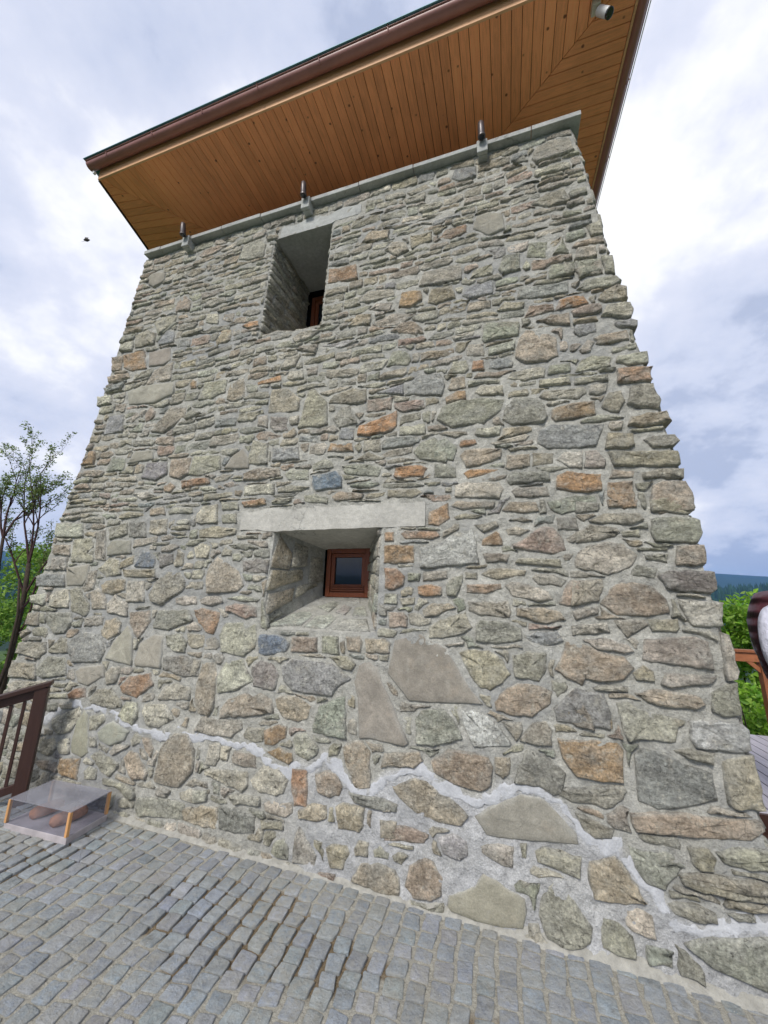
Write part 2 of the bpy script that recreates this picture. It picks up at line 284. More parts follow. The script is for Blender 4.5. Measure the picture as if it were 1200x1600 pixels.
# ------------------------------------------------------------------ stone data (wall plane coordinates, mm)
STONES = [('w',[-4554,2343,-4145,2327,-4086,2173,-4487,2184]),
('t',[-4479,2107,-4241,2102,-4206,1986,-4447,2005]),
('g',[-4230,2160,-3962,2170,-3914,2071,-3990,2008,-3873,1990,-3858,1919,-4146,1921]),
('g',[-3919,2235,-3803,2248,-3703,1933,-3856,1942]),
('g',[-3754,2263,-3536,2312,-3497,2190,-3711,2139]),
('d',[-3507,2319,-3302,2319,-3253,2152,-3466,2157]),
('t',[-3254,2325,-3040,2332,-3009,2183,-3112,2171,-3227,2198]),
('g',[-3718,2067,-3669,2138,-3428,2132,-3386,2000,-3688,1980]),
('g',[-3397,2132,-3119,2163,-3104,2109,-3370,2046]),
('t',[-3503,1924,-3343,1991,-3333,1893,-3481,1856]),
('B',[-3300,1870,-3270,2044,-3163,2012,-3074,1936,-3072,1863]),
('t',[-3458,1848,-3051,1855,-3029,1776,-3404,1774]),
('g',[-3768,1848,-3651,1964,-3531,1947,-3453,1803,-3626,1772]),
('d',[-3041,1988,-2882,1986,-2861,1905,-2986,1855]),
('p',[-3682,1697,-3618,1750,-3379,1759,-3356,1657,-3509,1611,-3638,1631]),
('w',[-3355,1745,-3152,1746,-3095,1556,-3302,1551]),
('g',[-3058,1619,-3026,1733,-2906,1834,-2759,1827,-2675,1736,-2684,1667,-2897,1533,-3024,1565]),
('g',[-2754,1598,-2655,1620,-2542,1616,-2512,1557,-2634,1537,-2733,1551]),
('b',[-4588,1783,-4528,1808,-4199,1801,-4149,1679,-4553,1678]),
('g',[-4203,1865,-3906,1903,-3873,1756,-3914,1694,-4129,1684]),
('g',[-4453,1964,-4237,1978,-4193,1841,-4400,1841]),
('g',[-3913,1664,-3869,1833,-3765,1841,-3754,1666,-3864,1619]),
('w',[-3785,1635,-3695,1674,-3569,1581,-3534,1481,-3705,1475]),
('w',[-3524,1538,-3470,1612,-3291,1544,-3243,1427,-3505,1453]),
('w',[-4318,1595,-4228,1651,-4083,1653,-4024,1481,-4279,1481]),
('g',[-4596,1590,-4393,1610,-4354,1494,-4560,1512]),
('g',[-4075,1661,-3951,1678,-3778,1532,-3748,1452,-3783,1408,-3970,1453]),
('n',[-4316,1435,-3964,1438,-3919,1352,-3973,1250,-4118,1235,-4256,1324]),
('t',[-4563,1419,-4406,1432,-4357,1298,-4542,1298]),
('g',[-3788,1393,-3704,1418,-3532,1417,-3525,1340,-3748,1316]),
('t',[-3530,1298,-3493,1390,-3384,1415,-3303,1376,-3301,1281,-3415,1222,-3501,1244]),
('w',[-3919,1352,-3798,1393,-3789,1315,-3892,1310]),
('t',[-3245,1461,-3011,1489,-2973,1389,-3073,1239,-3134,1289,-3205,1367]),
('n',[-2939,1364,-2905,1499,-2575,1503,-2521,1420,-2754,1333,-2922,1338]),
('g',[-3398,1063,-3349,1198,-3229,1352,-3141,1262,-3080,1032,-3183,1038]),
('g',[-3060,1072,-3039,1215,-2901,1294,-2802,1285,-2766,1029,-3039,1029]),
('b',[-3883,1183,-3773,1273,-3530,1270,-3420,1127,-3445,1033,-3770,1005,-3855,1088]),
('w',[-4545,1039,-4548,1141,-4184,1160,-4155,1070,-4216,1010]),
('g',[-4119,1086,-4025,1219,-3925,1209,-3872,1080,-4099,1066]),
('t',[-4594,1235,-4516,1269,-4446,1242,-4543,1178]),
('w',[-2778,1293,-2629,1313,-2539,1254,-2543,1167,-2641,1161,-2746,1205]),
('d',[-2757,1123,-2553,1142,-2451,1124,-2358,1000,-2497,983,-2739,1025]),
('t',[-4604,970,-4261,964,-4182,839,-4555,824]),
('n',[-4207,940,-4122,1044,-3889,1044,-3808,895,-4102,852,-4176,874]),
('g',[-3712,935,-3660,979,-3401,1017,-3358,923,-3525,833,-3649,849]),
('g',[-3358,949,-3302,1004,-3193,1012,-3206,884,-3307,857]),
('o',[-3153,864,-3080,944,-2858,992,-2805,899,-2944,791,-3108,806]),
('g',[-4205,2364,-4067,2392,-3870,2375,-3849,2316,-4183,2337]),
('t',[-3657,2391,-3551,2423,-3347,2402,-3337,2369,-3642,2344]),
('t',[-3287,2440,-3114,2463,-3080,2373,-3266,2366]),
('g',[-3059,2404,-2991,2441,-2761,2429,-2746,2366,-3041,2372]),
('g',[-2963,2259,-2757,2259,-2746,2213,-2970,2213]),
('g',[-2956,2197,-2787,2192,-2789,2162,-2950,2174]),
('g',[-3159,2100,-2941,2106,-2952,2076,-3142,2072]),
('g',[-3041,2055,-2900,2090,-2825,2051,-2915,2008,-3028,2010]),
('g',[-2842,1905,-2831,2036,-2756,1991,-2745,1876,-2824,1869]),
('w',[-2705,2349,-2653,2439,-2485,2453,-2445,2262,-2613,2261,-2689,2279]),
('g',[-2444,2466,-2268,2456,-2245,2380,-2418,2381]),
('o',[-2225,2454,-2068,2467,-1968,2454,-1995,2419,-2139,2397,-2211,2423]),
('g',[-1911,2451,-1713,2439,-1786,2407,-1906,2414]),
('w',[-2410,2343,-2265,2351,-2239,2255,-2393,2260]),
('t',[-2637,2210,-2467,2241,-2239,2211,-2238,2161,-2390,2122,-2620,2135]),
('g',[-2218,2146,-1999,2147,-1993,2112,-2212,2110]),
('n',[-2292,2056,-2182,2081,-2032,2057,-1980,2029,-2104,2013,-2280,2034]),
('g',[-2237,1985,-2165,1991,-2102,1956,-2158,1908,-2225,1922]),
('t',[-2467,1765,-2457,1875,-2392,1966,-2272,1909,-2136,1834,-2067,1716,-2120,1663,-2423,1645]),
('g',[-2486,1591,-2435,1625,-2287,1621,-2244,1570,-2368,1544,-2462,1558]),
('g',[-2220,1610,-2084,1638,-1888,1610,-1891,1582,-2218,1597]),
('p',[-2208,1546,-2119,1573,-1915,1547,-1902,1468,-2004,1452,-2200,1508]),
('o',[-2534,1510,-2446,1526,-2260,1493,-2255,1430,-2287,1317,-2371,1337,-2472,1422]),
('w',[-2232,1319,-2198,1420,-1911,1431,-1878,1324,-1879,1242,-1969,1173,-2182,1189]),
('w',[-2662,2048,-2574,2090,-2480,2059,-2490,1946,-2611,1947]),
('d',[-2120,1922,-1981,1941,-1862,1926,-1862,1808,-2103,1828]),
('t',[-1902,1743,-1862,1765,-1862,1709,-1862,1628,-1871,1642]),
('g',[-1878,1592,-1862,1612,-1862,1607,-1792,1375,-1862,1398]),
('B',[-1872,1313,-1852,1343,-1681,1346,-1590,1293,-1595,1230,-1702,1207,-1784,1188,-1844,1209]),
('t',[-1575,1339,-1355,1350,-1350,1239,-1561,1232]),
('g',[-1316,1358,-1188,1364,-1171,1239,-1310,1236]),
('t',[-1131,1361,-1026,1372,-999,1325,-1007,1260,-1105,1265]),
('t',[-982,1352,-834,1365,-786,1336,-794,1263,-971,1262]),
('d',[-1898,1103,-1823,1165,-1692,1140,-1647,1065,-1653,967,-1705,952,-1847,972]),
('b',[-1634,1132,-1548,1183,-1389,1182,-1221,1172,-1066,1083,-1181,1002,-1202,959,-1415,961,-1521,973,-1601,1025]),
('g',[-1251,1218,-1114,1232,-1038,1184,-1058,1136,-1144,1145]),
('g',[-1046,1059,-1013,1175,-944,1217,-871,1175,-844,1096,-789,1011,-643,735,-674,714,-914,731,-982,723,-1010,962]),
('w',[-2189,1001,-2140,1132,-1980,1155,-1921,1067,-1853,1005,-2011,925,-2158,890]),
('t',[-2379,951,-2354,1118,-2244,1114,-2201,1023,-2176,800,-2206,731,-2299,743,-2362,815]),
('g',[-2451,1124,-2370,1117,-2389,997,-2450,987]),
('o',[-531,2177,-526,2276,-383,2344,-377,2220,-453,2163]),
('t',[-365,2318,-324,2355,-53,2331,-60,2290,-290,2289]),
('g',[-348,2231,-267,2264,-139,2234,-189,2206,-325,2206]),
('t',[-6,2263,45,2332,223,2316,239,2251,136,2239,9,2251]),
('n',[295,2312,336,2327,474,2318,467,2240,377,2216,311,2259]),
('g',[38,2191,124,2213,194,2185,122,2176]),
('g',[-202,2160,-47,2189,-27,2153,-137,2111]),
('w',[14,2123,89,2149,170,2118,106,2081,23,2083]),
('o',[-737,2117,-706,2141,-465,2127,-447,2096,-500,2066,-704,2073]),
('o',[-870,2133,-794,2137,-791,2063,-866,2062]),
('g',[-424,2125,-337,2182,-303,2181,-309,2134,-424,2078]),
('o',[-871,2034,-636,2029,-633,1893,-865,1894]),
('W',[-594,2010,-441,2043,-338,2111,-213,2142,-198,2084,-170,1891,-498,1858,-585,1858]),
('r',[-149,2059,-50,2120,-24,2102,-6,2016,-150,2014]),
('p',[51,2021,125,2052,179,2107,262,2143,321,2130,382,2046,385,1971,307,1946,190,1964,60,1998]),
('g',[341,2196,463,2196,474,2108,348,2107]),
('g',[-152,1952,-120,1968,37,1949,14,1900,-122,1893]),
('g',[65,1889,87,1927,343,1919,359,1888,352,1862,233,1873]),
('g',[383,2057,453,2093,478,2054,428,2024,390,2030]),
('o',[-857,1859,-771,1864,-696,1801,-706,1732,-777,1697,-850,1707]),
('g',[-679,1824,-585,1824,-584,1765,-677,1764]),
('g',[-567,1830,-396,1841,-390,1780,-566,1765]),
('g',[-402,1747,-351,1797,-285,1808,-292,1737,-331,1663,-396,1665]),
('o',[-600,1728,-509,1745,-430,1724,-424,1670,-542,1654,-597,1672]),
('g',[-269,1830,-188,1830,-189,1781,-270,1781]),
('t',[-156,1814,-113,1857,23,1863,133,1841,121,1810,-63,1782,-157,1792]),
('g',[164,1794,190,1820,296,1815,368,1775,337,1736,196,1753]),
('o',[-259,1748,-33,1750,-30,1719,-129,1688,-260,1689]),
('w',[-8,1740,38,1767,137,1752,259,1703,279,1658,188,1641,34,1673]),
('p',[315,1634,346,1724,397,1780,447,1776,461,1687,437,1623,327,1617]),
('g',[-733,1641,-622,1655,-621,1605,-713,1592]),
('w',[-848,1673,-752,1675,-749,1602,-845,1600]),
('t',[-569,1569,-496,1614,-385,1622,-332,1586,-462,1535,-551,1518]),
('t',[-812,1545,-700,1549,-670,1512,-674,1447,-802,1436]),
('g',[-522,1454,-440,1504,-268,1562,-228,1466,-281,1423,-408,1387,-516,1383]),
('g',[-256,1631,12,1642,29,1577,17,1531,-174,1545,-247,1568]),
('n',[-207,1477,-175,1519,6,1506,82,1470,83,1402,-59,1370,-204,1377]),
('t',[55,1597,224,1607,316,1585,348,1533,235,1505,161,1517,57,1547]),
('b',[98,1427,176,1459,297,1469,319,1405,216,1367,143,1381]),
('t',[-319,1307,-272,1324,-130,1328,-44,1280,0,1190,-50,1140,-128,1092,-187,1101,-254,1171]),
('G',[-800,1139,-763,1358,-583,1411,-408,1326,-325,1213,-236,1078,-170,1007,-491,986,-650,983,-718,1056,-799,1109]),
('g',[15,1303,112,1337,223,1334,205,1214,165,1166,28,1178]),
('w',[-413,1346,-281,1373,-282,1353,-387,1332]),
('g',[473,2307,614,2288,604,2233,465,2224]),
('r',[654,2308,831,2298,824,2244,657,2253]),
('t',[896,2288,1020,2308,1126,2286,1133,2228,1102,2189,894,2209]),
('g',[532,2171,635,2216,832,2206,853,2163,779,2135,553,2149]),
('n',[888,2167,915,2178,1099,2170,1144,2146,1143,2067,1113,2006,893,2018,877,2085]),
('g',[453,2087,543,2144,688,2122,711,2090,680,2054,503,2022,447,2023]),
('w',[440,1950,520,2006,632,2024,720,2012,793,1935,735,1856,609,1816,486,1846,432,1867]),
('g',[711,2090,819,2107,821,2056,716,2059]),
('g',[790,1985,947,1982,944,1963,788,1965]),
('g',[823,1940,949,1943,937,1889,828,1910]),
('g',[737,1836,773,1881,883,1856,857,1788,738,1807]),
('t',[998,1991,1135,1996,1142,1950,1130,1879,1066,1865,980,1875]),
('d',[873,1817,951,1846,1155,1837,1157,1736,1126,1708,917,1723]),
('t',[397,1780,579,1791,579,1747,538,1650,382,1617]),
('p',[545,1640,646,1758,718,1783,839,1750,902,1677,906,1595,790,1568,633,1572]),
('w',[950,1678,1005,1674,1175,1665,1150,1525,1004,1523,976,1588]),
('g',[389,1588,531,1625,534,1573,402,1531]),
('w',[372,1501,576,1528,583,1473,375,1440]),
('g',[604,1543,772,1554,787,1518,668,1446]),
('t',[792,1550,940,1560,944,1507,922,1489,803,1483]),
('w',[1131,1498,1168,1483,1179,1400,1173,1351,1181,1295,1165,1250,1115,1246,1117,1315,1124,1397]),
('g',[739,1401,757,1446,1003,1467,1074,1445,1074,1295,946,1303,733,1322]),
('w',[427,1420,550,1440,671,1406,699,1372,640,1355,499,1369]),
('p',[260,1237,292,1302,337,1406,391,1418,515,1357,638,1338,687,1276,623,1212,522,1186,423,1200,402,1164,319,1196]),
('t',[672,1249,730,1300,781,1266,777,1215,687,1212]),
('g',[800,1209,835,1266,941,1269,1079,1264,1043,1221,854,1189]),
('w',[-4546,762,-4453,804,-4050,830,-4027,778,-4470,700]),
('g',[-3987,735,-3751,756,-3733,713,-3968,691]),
('g',[-3963,823,-3774,838,-3805,790,-3949,791]),
('o',[-3729,751,-3670,802,-3558,817,-3509,739,-3702,709]),
('g',[-3468,731,-3405,818,-3247,844,-3131,768,-3084,706,-3192,683,-3438,702]),
('w',[-3107,644,-3063,750,-2927,763,-2904,659,-2933,587,-3043,610]),
('w',[-2853,688,-2851,764,-2638,778,-2531,675,-2655,600,-2786,603]),
('t',[-2451,639,-2428,702,-2396,700,-2396,634]),
('g',[-2731,816,-2689,903,-2566,936,-2417,914,-2410,822,-2717,794]),
('d',[-3952,654,-3839,677,-3811,610,-3925,592]),
('w',[-3798,675,-3647,695,-3647,645,-3775,620]),
('g',[-3840,538,-3710,608,-3558,666,-3512,597,-3594,466,-3717,434,-3805,480]),
('g',[-3549,400,-3553,556,-3496,654,-3444,616,-3333,345,-3398,302,-3517,322]),
('g',[-3425,606,-3267,640,-3227,602,-3312,510,-3386,502]),
('g',[-3282,502,-3208,575,-3145,599,-2953,544,-2983,478,-3118,417,-3244,448]),
('w',[-3366,457,-3296,465,-3263,399,-3330,385]),
('g',[-3978,368,-3918,393,-3744,407,-3708,321,-3781,265,-3928,282]),
('w',[-3695,383,-3670,416,-3576,421,-3540,307,-3639,295,-3685,336]),
('t',[-3916,212,-3827,235,-3661,233,-3631,162,-3835,164]),
('o',[-3638,202,-3627,267,-3414,294,-3404,222,-3381,141,-3611,159]),
('w',[-3335,209,-3298,253,-3206,243,-3189,174,-3307,157]),
('g',[-3316,324,-3227,375,-2999,320,-2989,289,-3049,215,-3158,233]),
('t',[-2953,359,-2912,414,-2828,413,-2685,287,-2696,243,-2819,226,-2902,279]),
('w',[-3107,384,-3074,439,-2922,446,-2962,413,-3079,354]),
('g',[-2926,485,-2886,546,-2811,521,-2814,476,-2888,445]),
('t',[-2805,527,-2729,519,-2679,459,-2677,395,-2743,430]),
('t',[-2623,264,-2605,479,-2493,591,-2370,593,-2287,497,-2268,354,-2372,238,-2600,236]),
('g',[-3127,193,-3009,199,-2788,178,-2759,110,-2809,92,-2944,155,-3096,154]),
('g',[-2929,84,-2832,114,-2762,94,-2763,48,-2889,38]),
('g',[-2750,80,-2724,125,-2517,161,-2292,151,-2281,51,-2482,33,-2706,16]),
('g',[-2564,221,-2439,208,-2458,165,-2577,157]),
('w',[-2372,208,-2285,241,-2092,274,-2099,239,-2222,162,-2341,173]),
('d',[-3994,118,-3858,172,-3810,109,-3929,23]),
('t',[-2121,783,-2057,866,-1896,924,-1771,935,-1682,890,-1650,809,-1854,767,-2103,731]),
('t',[-1651,903,-1594,932,-1463,931,-1349,885,-1370,797,-1443,769,-1574,785,-1628,842]),
('n',[-1335,760,-1293,890,-1142,970,-1100,974,-1072,708,-1190,708,-1325,722]),
('g',[-2324,620,-2280,723,-1917,729,-1894,679,-1979,612,-2179,605]),
('g',[-1886,638,-1855,694,-1708,710,-1707,618,-1758,602,-1868,615]),
('o',[-1711,689,-1595,747,-1527,729,-1530,659,-1625,598,-1691,600]),
('w',[-1473,656,-1447,698,-1361,713,-1266,632,-1274,593,-1341,542,-1444,581]),
('r',[-1671,558,-1573,595,-1469,578,-1457,532,-1484,504,-1629,539]),
('g',[-1196,641,-1164,678,-1104,671,-1122,603,-1191,594]),
('t',[-1092,663,-1026,704,-958,707,-899,659,-882,456,-940,434,-995,439,-1073,572]),
('w',[-2174,418,-2167,553,-2062,566,-2052,485,-2080,415]),
('w',[-2055,551,-1968,557,-1984,458,-2040,461]),
('t',[-1955,487,-1936,535,-1746,534,-1740,456,-1837,441,-1934,450]),
('w',[-2167,388,-2036,406,-1806,418,-1791,333,-1824,295,-1976,316,-2152,355]),
('w',[-1772,374,-1685,482,-1567,469,-1472,416,-1499,338,-1557,311,-1683,311,-1753,338]),
('o',[-1453,363,-1457,489,-1335,491,-1317,284,-1417,273]),
('p',[-1280,480,-1218,507,-1124,502,-1073,437,-1091,381,-1157,362,-1251,375]),
('w',[-1943,253,-1887,276,-1680,288,-1671,238,-1875,211]),
('w',[-1648,251,-1602,281,-1431,289,-1423,232,-1467,200,-1629,208]),
('t',[-1385,256,-1280,317,-1176,324,-1169,247,-1234,215,-1373,214]),
('t',[-1114,325,-1066,354,-913,348,-917,246,-946,210,-1087,209]),
('w',[-2243,247,-2112,267,-2104,200,-2222,162]),
('t',[-2327,116,-2152,163,-2016,175,-1989,48,-2109,37,-2280,47]),
('d',[-2007,186,-1871,193,-1704,169,-1696,80,-1793,54,-1979,50]),
('g',[-1658,158,-1488,177,-1471,136,-1638,108]),
('d',[-1032,412,-895,411,-789,410,-695,399,-704,356,-807,352,-989,357]),
('w',[-1553,0,-1521,71,-1463,85,-1422,41,-1425,-23,-1507,-26]),
('n',[-1394,97,-1368,171,-1292,115,-1216,45,-1220,-22,-1389,-29]),
('t',[-1165,95,-1124,123,-1026,132,-991,94,-1037,5,-1123,-3]),
('g',[-973,130,-944,176,-875,171,-876,99,-959,92]),
('t',[-815,305,-702,307,-699,218,-805,208]),
('n',[-605,886,-564,941,-408,961,-358,902,-295,803,-369,773,-489,736,-591,742]),
('W',[-313,961,-229,970,-115,928,-10,811,-29,792,-234,763,-290,856]),
('g',[-68,924,51,928,58,886,18,823]),
('g',[37,833,105,925,186,955,217,904,215,826,124,811]),
('p',[-102,1027,-72,1075,35,1147,155,1148,233,1110,224,1049,116,965,-11,961,-94,983]),
('b',[235,1024,273,1070,366,1148,515,1126,537,1029,527,939,455,947,247,957]),
('t',[-829,578,-801,662,-570,700,-544,650,-599,604]),
('p',[-498,656,-389,735,-234,733,-151,718,-125,672,-137,573,-202,535,-342,543,-478,591]),
('t',[-113,731,-13,740,-27,645,-72,618,-116,648]),
('n',[-11,607,21,708,69,787,122,786,213,741,276,694,251,598,200,579,119,610]),
('t',[-745,484,-608,543,-527,550,-458,509,-343,461,-279,400,-316,347,-447,337,-584,367,-696,424]),
('G',[-237,407,-113,489,21,556,132,557,219,503,307,415,310,366,134,349,-102,326,-172,329]),
('p',[-783,277,-651,291,-504,276,-532,224,-779,196]),
('W',[-457,276,-363,308,-271,293,-273,210,-327,185,-419,198]),
('w',[-202,275,-156,294,-22,307,-32,203,-91,199,-201,245]),
('w',[8,319,46,326,38,259,13,262]),
('w',[82,303,132,327,320,311,304,219,266,218,95,256]),
('g',[-777,165,-742,163,-745,123,-775,117]),
('g',[-726,134,-687,165,-623,153,-665,99,-715,113]),
('g',[-798,374,-747,407,-720,386,-745,349,-796,341]),
('w',[452,1155,496,1174,642,1175,639,1146,574,1144,467,1139]),
('t',[670,1144,744,1171,881,1171,982,1156,1005,1122,956,1088,853,1084,727,1100]),
('n',[1036,1180,1109,1230,1160,1238,1155,1083,1073,1064,1022,1093]),
('g',[305,1039,335,1085,402,1074,443,986,445,930,347,935,300,980]),
('r',[469,1080,519,1089,543,981,540,948,480,954]),
('w',[568,1089,633,1104,684,1068,758,1047,810,1040,891,1041,893,1010,854,991,835,912,769,912,663,911,607,893,585,969]),
('W',[911,1028,1020,1043,1151,1042,1172,1011,1157,914,1092,903,989,901,926,901,904,943]),
('g',[808,879,883,895,1000,888,984,831,916,837]),
('o',[240,865,341,869,553,894,579,850,559,688,458,678,325,693,266,772]),
('b',[631,834,672,862,748,871,870,812,977,791,977,672,840,626,708,588,618,617]),
('t',[1032,855,1059,873,1170,895,1172,804,1169,661,1045,648,1013,670]),
('g',[228,618,319,631,558,681,577,647,532,589,459,547,384,566,296,560,233,580]),
('t',[573,552,619,567,835,594,1004,601,1111,622,1152,606,1158,574,1091,519,921,501,749,484,592,478,574,503]),
('g',[308,517,385,500,488,467,468,422,391,405,340,435]),
('n',[541,414,610,392,712,417,793,366,736,304,688,249,606,259,571,311]),
('t',[811,442,902,464,927,424,911,363,858,359,817,390]),
('g',[932,450,1048,490,1143,495,1219,483,1198,412,1062,398,951,409]),
('t',[752,319,809,343,928,354,1087,366,1140,358,1131,314,1013,302,790,308]),
('t',[-979,-34,-925,64,-789,85,-706,64,-670,9,-674,-53,-781,-66,-887,-52]),
('t',[-642,6,-617,108,-528,165,-473,152,-414,77,-430,-3,-493,-42,-591,-40]),
('G',[-398,-39,-387,18,-242,85,-200,148,-140,143,-44,100,22,81,27,19,5,-52,-100,-71,-246,-72,-377,-59]),
('n',[82,30,108,122,169,190,240,173,293,83,348,27,333,-35,234,-87,122,-68]),
('g',[-851,138,-805,174,-739,149,-749,115,-837,103]),
('t',[338,231,354,302,477,349,517,329,551,265,605,178,555,168,445,149,361,150]),
('w',[378,33,396,82,462,74,522,36,523,-49,446,-60,377,-54]),
('n',[567,18,691,18,674,-48,573,-58]),
('w',[688,203,799,222,893,202,893,164,802,148,712,157]),
('n',[931,210,1041,227,1043,200,970,187]),
('t',[761,329,819,347,967,332,1112,339,1181,339,1171,289,1029,277,845,271,763,292]),
('n',[727,54,855,110,1111,161,1169,121,1168,-37,1022,-49,836,-3]),
('g',[-3793,3897,-3703,4114,-3442,4171,-3426,3938,-3741,3920]),
('g',[-3865,4385,-3548,4397,-3484,4200,-3575,4154,-3804,4175]),
('o',[-4263,4420,-3937,4423,-3835,4160,-4053,4156,-4200,4227]),
('t',[-4463,4437,-4263,4420,-4242,4202,-4388,4217]),
('t',[-2900,4335,-2832,4468,-2725,4454,-2697,4311,-2875,4267]),
('w',[-4375,4607,-4169,4609,-4137,4464,-4334,4481]),
('t',[-4446,4160,-4098,4142,-4050,4068,-4400,4063]),
('b',[-4422,3979,-4091,4043,-4155,3935,-4370,3906]),
('g',[-4037,3874,-3837,3925,-3360,3896,-3330,3740,-3574,3659,-3955,3695]),
('w',[-4503,3883,-4269,3868,-4227,3745,-4454,3747]),
('b',[-4224,3347,-4210,3587,-3989,3578,-3940,3353]),
('g',[-3516,3302,-3332,3584,-3111,3551,-3104,3437,-3332,3261]),
('g',[-3121,3420,-3039,3513,-2901,3446,-3071,3386]),
('g',[-2979,3608,-2922,3811,-2637,3801,-2647,3651,-2815,3602]),
('t',[-2607,3551,-2605,3738,-2443,3805,-2379,3553,-2506,3527]),
('n',[-3984,3136,-3836,3177,-3699,3135,-3799,3061,-3956,3086]),
('n',[-4003,2885,-3985,3070,-3793,3042,-3764,2884]),
('g',[-3742,2954,-3675,3095,-3422,3087,-3401,2977]),
('b',[-3490,2773,-3478,2949,-3201,2932,-3165,2799,-3289,2732]),
('t',[-3125,2762,-3156,2954,-2904,2947,-2882,2776,-2987,2726]),
('g',[-2898,2761,-2868,2961,-2561,2948,-2520,2795,-2742,2748]),
('g',[-2483,2792,-2408,2916,-2296,2987,-2204,2864,-2204,2768]),
('o',[-2984,2717,-2652,2725,-2619,2658,-2941,2624]),
('r',[-3179,2665,-3101,2709,-3027,2654,-3071,2594,-3155,2613]),
('w',[-3933,2816,-3564,2805,-3544,2742,-3906,2769]),
('w',[-3558,2614,-3362,2627,-3243,2569,-3419,2538]),
('g',[-2583,2703,-2482,2744,-2354,2725,-2433,2676,-2556,2661]),
('t',[-2660,2549,-2340,2560,-2331,2513,-2645,2485]),
('g',[-2468,2631,-2377,2664,-2281,2618,-2381,2593]),
('n',[-3843,3341,-3714,3441,-3661,3415,-3654,3318]),
('p',[-3673,3534,-3609,3624,-3521,3552,-3521,3474,-3632,3431]),
('g',[-3918,3468,-3803,3582,-3739,3523,-3833,3457]),
('o',[-4349,3086,-4353,3164,-4277,3156,-4232,2998,-4442,3008]),
('t',[-4221,2557,-3906,2574,-3910,2523,-4180,2511]),
('o',[-3136,3828,-3107,3883,-3047,3852,-3036,3762,-3110,3764]),
('n',[-3164,4500,-2977,4545,-2779,4520,-2749,4470,-3025,4469]),
('b',[-3765,4499,-3665,4659,-3532,4606,-3514,4445,-3726,4446]),
('g',[-4165,4679,-3979,4731,-3832,4651,-3810,4486,-4108,4492]),
('g',[-3901,4807,-3757,4820,-3520,4740,-3703,4622,-3799,4621]),
('t',[-2090,3342,-2084,3596,-1896,3574,-1751,3438,-1760,3313,-1911,3309]),
('g',[-1744,3121,-1684,3513,-1620,3529,-1473,3362,-1443,3131,-1526,3110,-1640,3132]),
('n',[-1400,3173,-1326,3291,-1249,3288,-1153,3109,-1323,3077]),
('b',[-1325,3023,-1308,3083,-1187,3060,-1186,2953,-1313,2968]),
('O',[-1152,2987,-1144,3077,-806,3177,-808,3035,-841,2995,-1050,2968]),
('t',[-1455,3343,-1415,3420,-1232,3473,-1093,3434,-1092,3305,-1265,3307]),
('p',[-1079,3200,-1078,3319,-854,3316,-856,3192]),
('b',[-1001,3378,-759,3434,-756,3324]),
('b',[-748,3315,-730,3406,-621,3498,-444,3482,-405,3367,-431,3265]),
('W',[-1585,3995,-1304,4008,-1205,3968,-1396,3927]),
('g',[-1936,4146,-1839,4231,-1623,4191,-1719,4117,-1876,4094]),
('g',[-1748,4067,-1443,4094,-1455,4041,-1693,4036]),
('g',[-1863,3996,-1834,4047,-1631,4023,-1647,3934]),
('w',[-2183,3209,-2191,3313,-2086,3316,-2064,3177]),
('d',[-2046,3175,-2056,3294,-1872,3269,-1843,3117,-1986,3118]),
('g',[-2231,2818,-2202,3060,-2038,3009,-2014,2799]),
('b',[-1967,2818,-1979,2954,-1714,2942,-1682,2815]),
('o',[-1424,2866,-1402,2947,-1191,2924,-1171,2840]),
('t',[-2249,2725,-2103,2775,-1882,2749,-1856,2678,-2082,2649,-2237,2661]),
('w',[-1817,2690,-1767,2731,-1584,2708,-1572,2611,-1769,2626]),
('w',[-2229,2614,-1910,2606,-1895,2501,-2210,2513]),
('g',[-1879,2559,-1732,2586,-1558,2552,-1630,2513,-1865,2514]),
('o',[-2199,2452,-1988,2477,-1962,2417,-2190,2399]),
('g',[-1907,2421,-1874,2470,-1684,2459,-1802,2408]),
('g',[-1624,2470,-1506,2491,-1368,2440,-1378,2392,-1587,2411]),
('B',[-1526,2535,-1539,2652,-1318,2678,-1269,2617,-1254,2524,-1493,2504]),
('g',[-1277,2718,-1106,2732,-1007,2715,-909,2672,-945,2591,-1242,2643]),
('p',[-1341,2452,-1273,2497,-1060,2455,-1070,2409,-1308,2409]),
('g',[-1551,2757,-1449,2808,-1355,2769,-1350,2710,-1544,2697]),
('t',[-1144,2764,-1041,2827,-899,2755,-980,2734]),
('O',[-818,2595,-801,2662,-606,2672,-542,2640,-566,2568,-784,2561]),
('n',[-660,2788,-597,2865,-481,2894,-369,2772,-394,2667,-607,2713]),
('w',[-784,2944,-780,3024,-567,3033,-565,2933]),
('n',[-1191,2540,-1012,2562,-929,2535,-994,2499,-1161,2517]),
('n',[-909,2534,-629,2527,-565,2496,-615,2486,-900,2492]),
('t',[-859,2476,-627,2474,-577,2438,-663,2398,-856,2409]),
('g',[-926,3643,-873,3793,-755,3786,-695,3673,-722,3613]),
('w',[-1939,3697,-1904,3764,-1764,3756,-1744,3663,-1873,3659]),
('w',[-1731,3768,-1605,3780,-1602,3673,-1704,3683]),
('g',[-2016,3803,-1982,3945,-1804,3947,-1857,3810]),
('p',[-2361,3904,-2362,4001,-2212,4010,-2197,3911]),
('O',[-2274,3701,-2008,3746,-1988,3670,-2250,3669]),
('t',[-876,4055,-779,4086,-690,4064,-601,3974,-658,3918,-820,3972]),
('t',[150,3522,184,3698,248,3770,376,3733,462,3652,454,3477,378,3441,218,3457]),
('n',[-101,3745,-84,3887,7,3898,203,3835,185,3729,38,3731,-76,3708]),
('w',[-55,3578,-53,3656,159,3688,148,3598]),
('w',[-233,3614,-218,3722,-89,3711,-80,3576]),
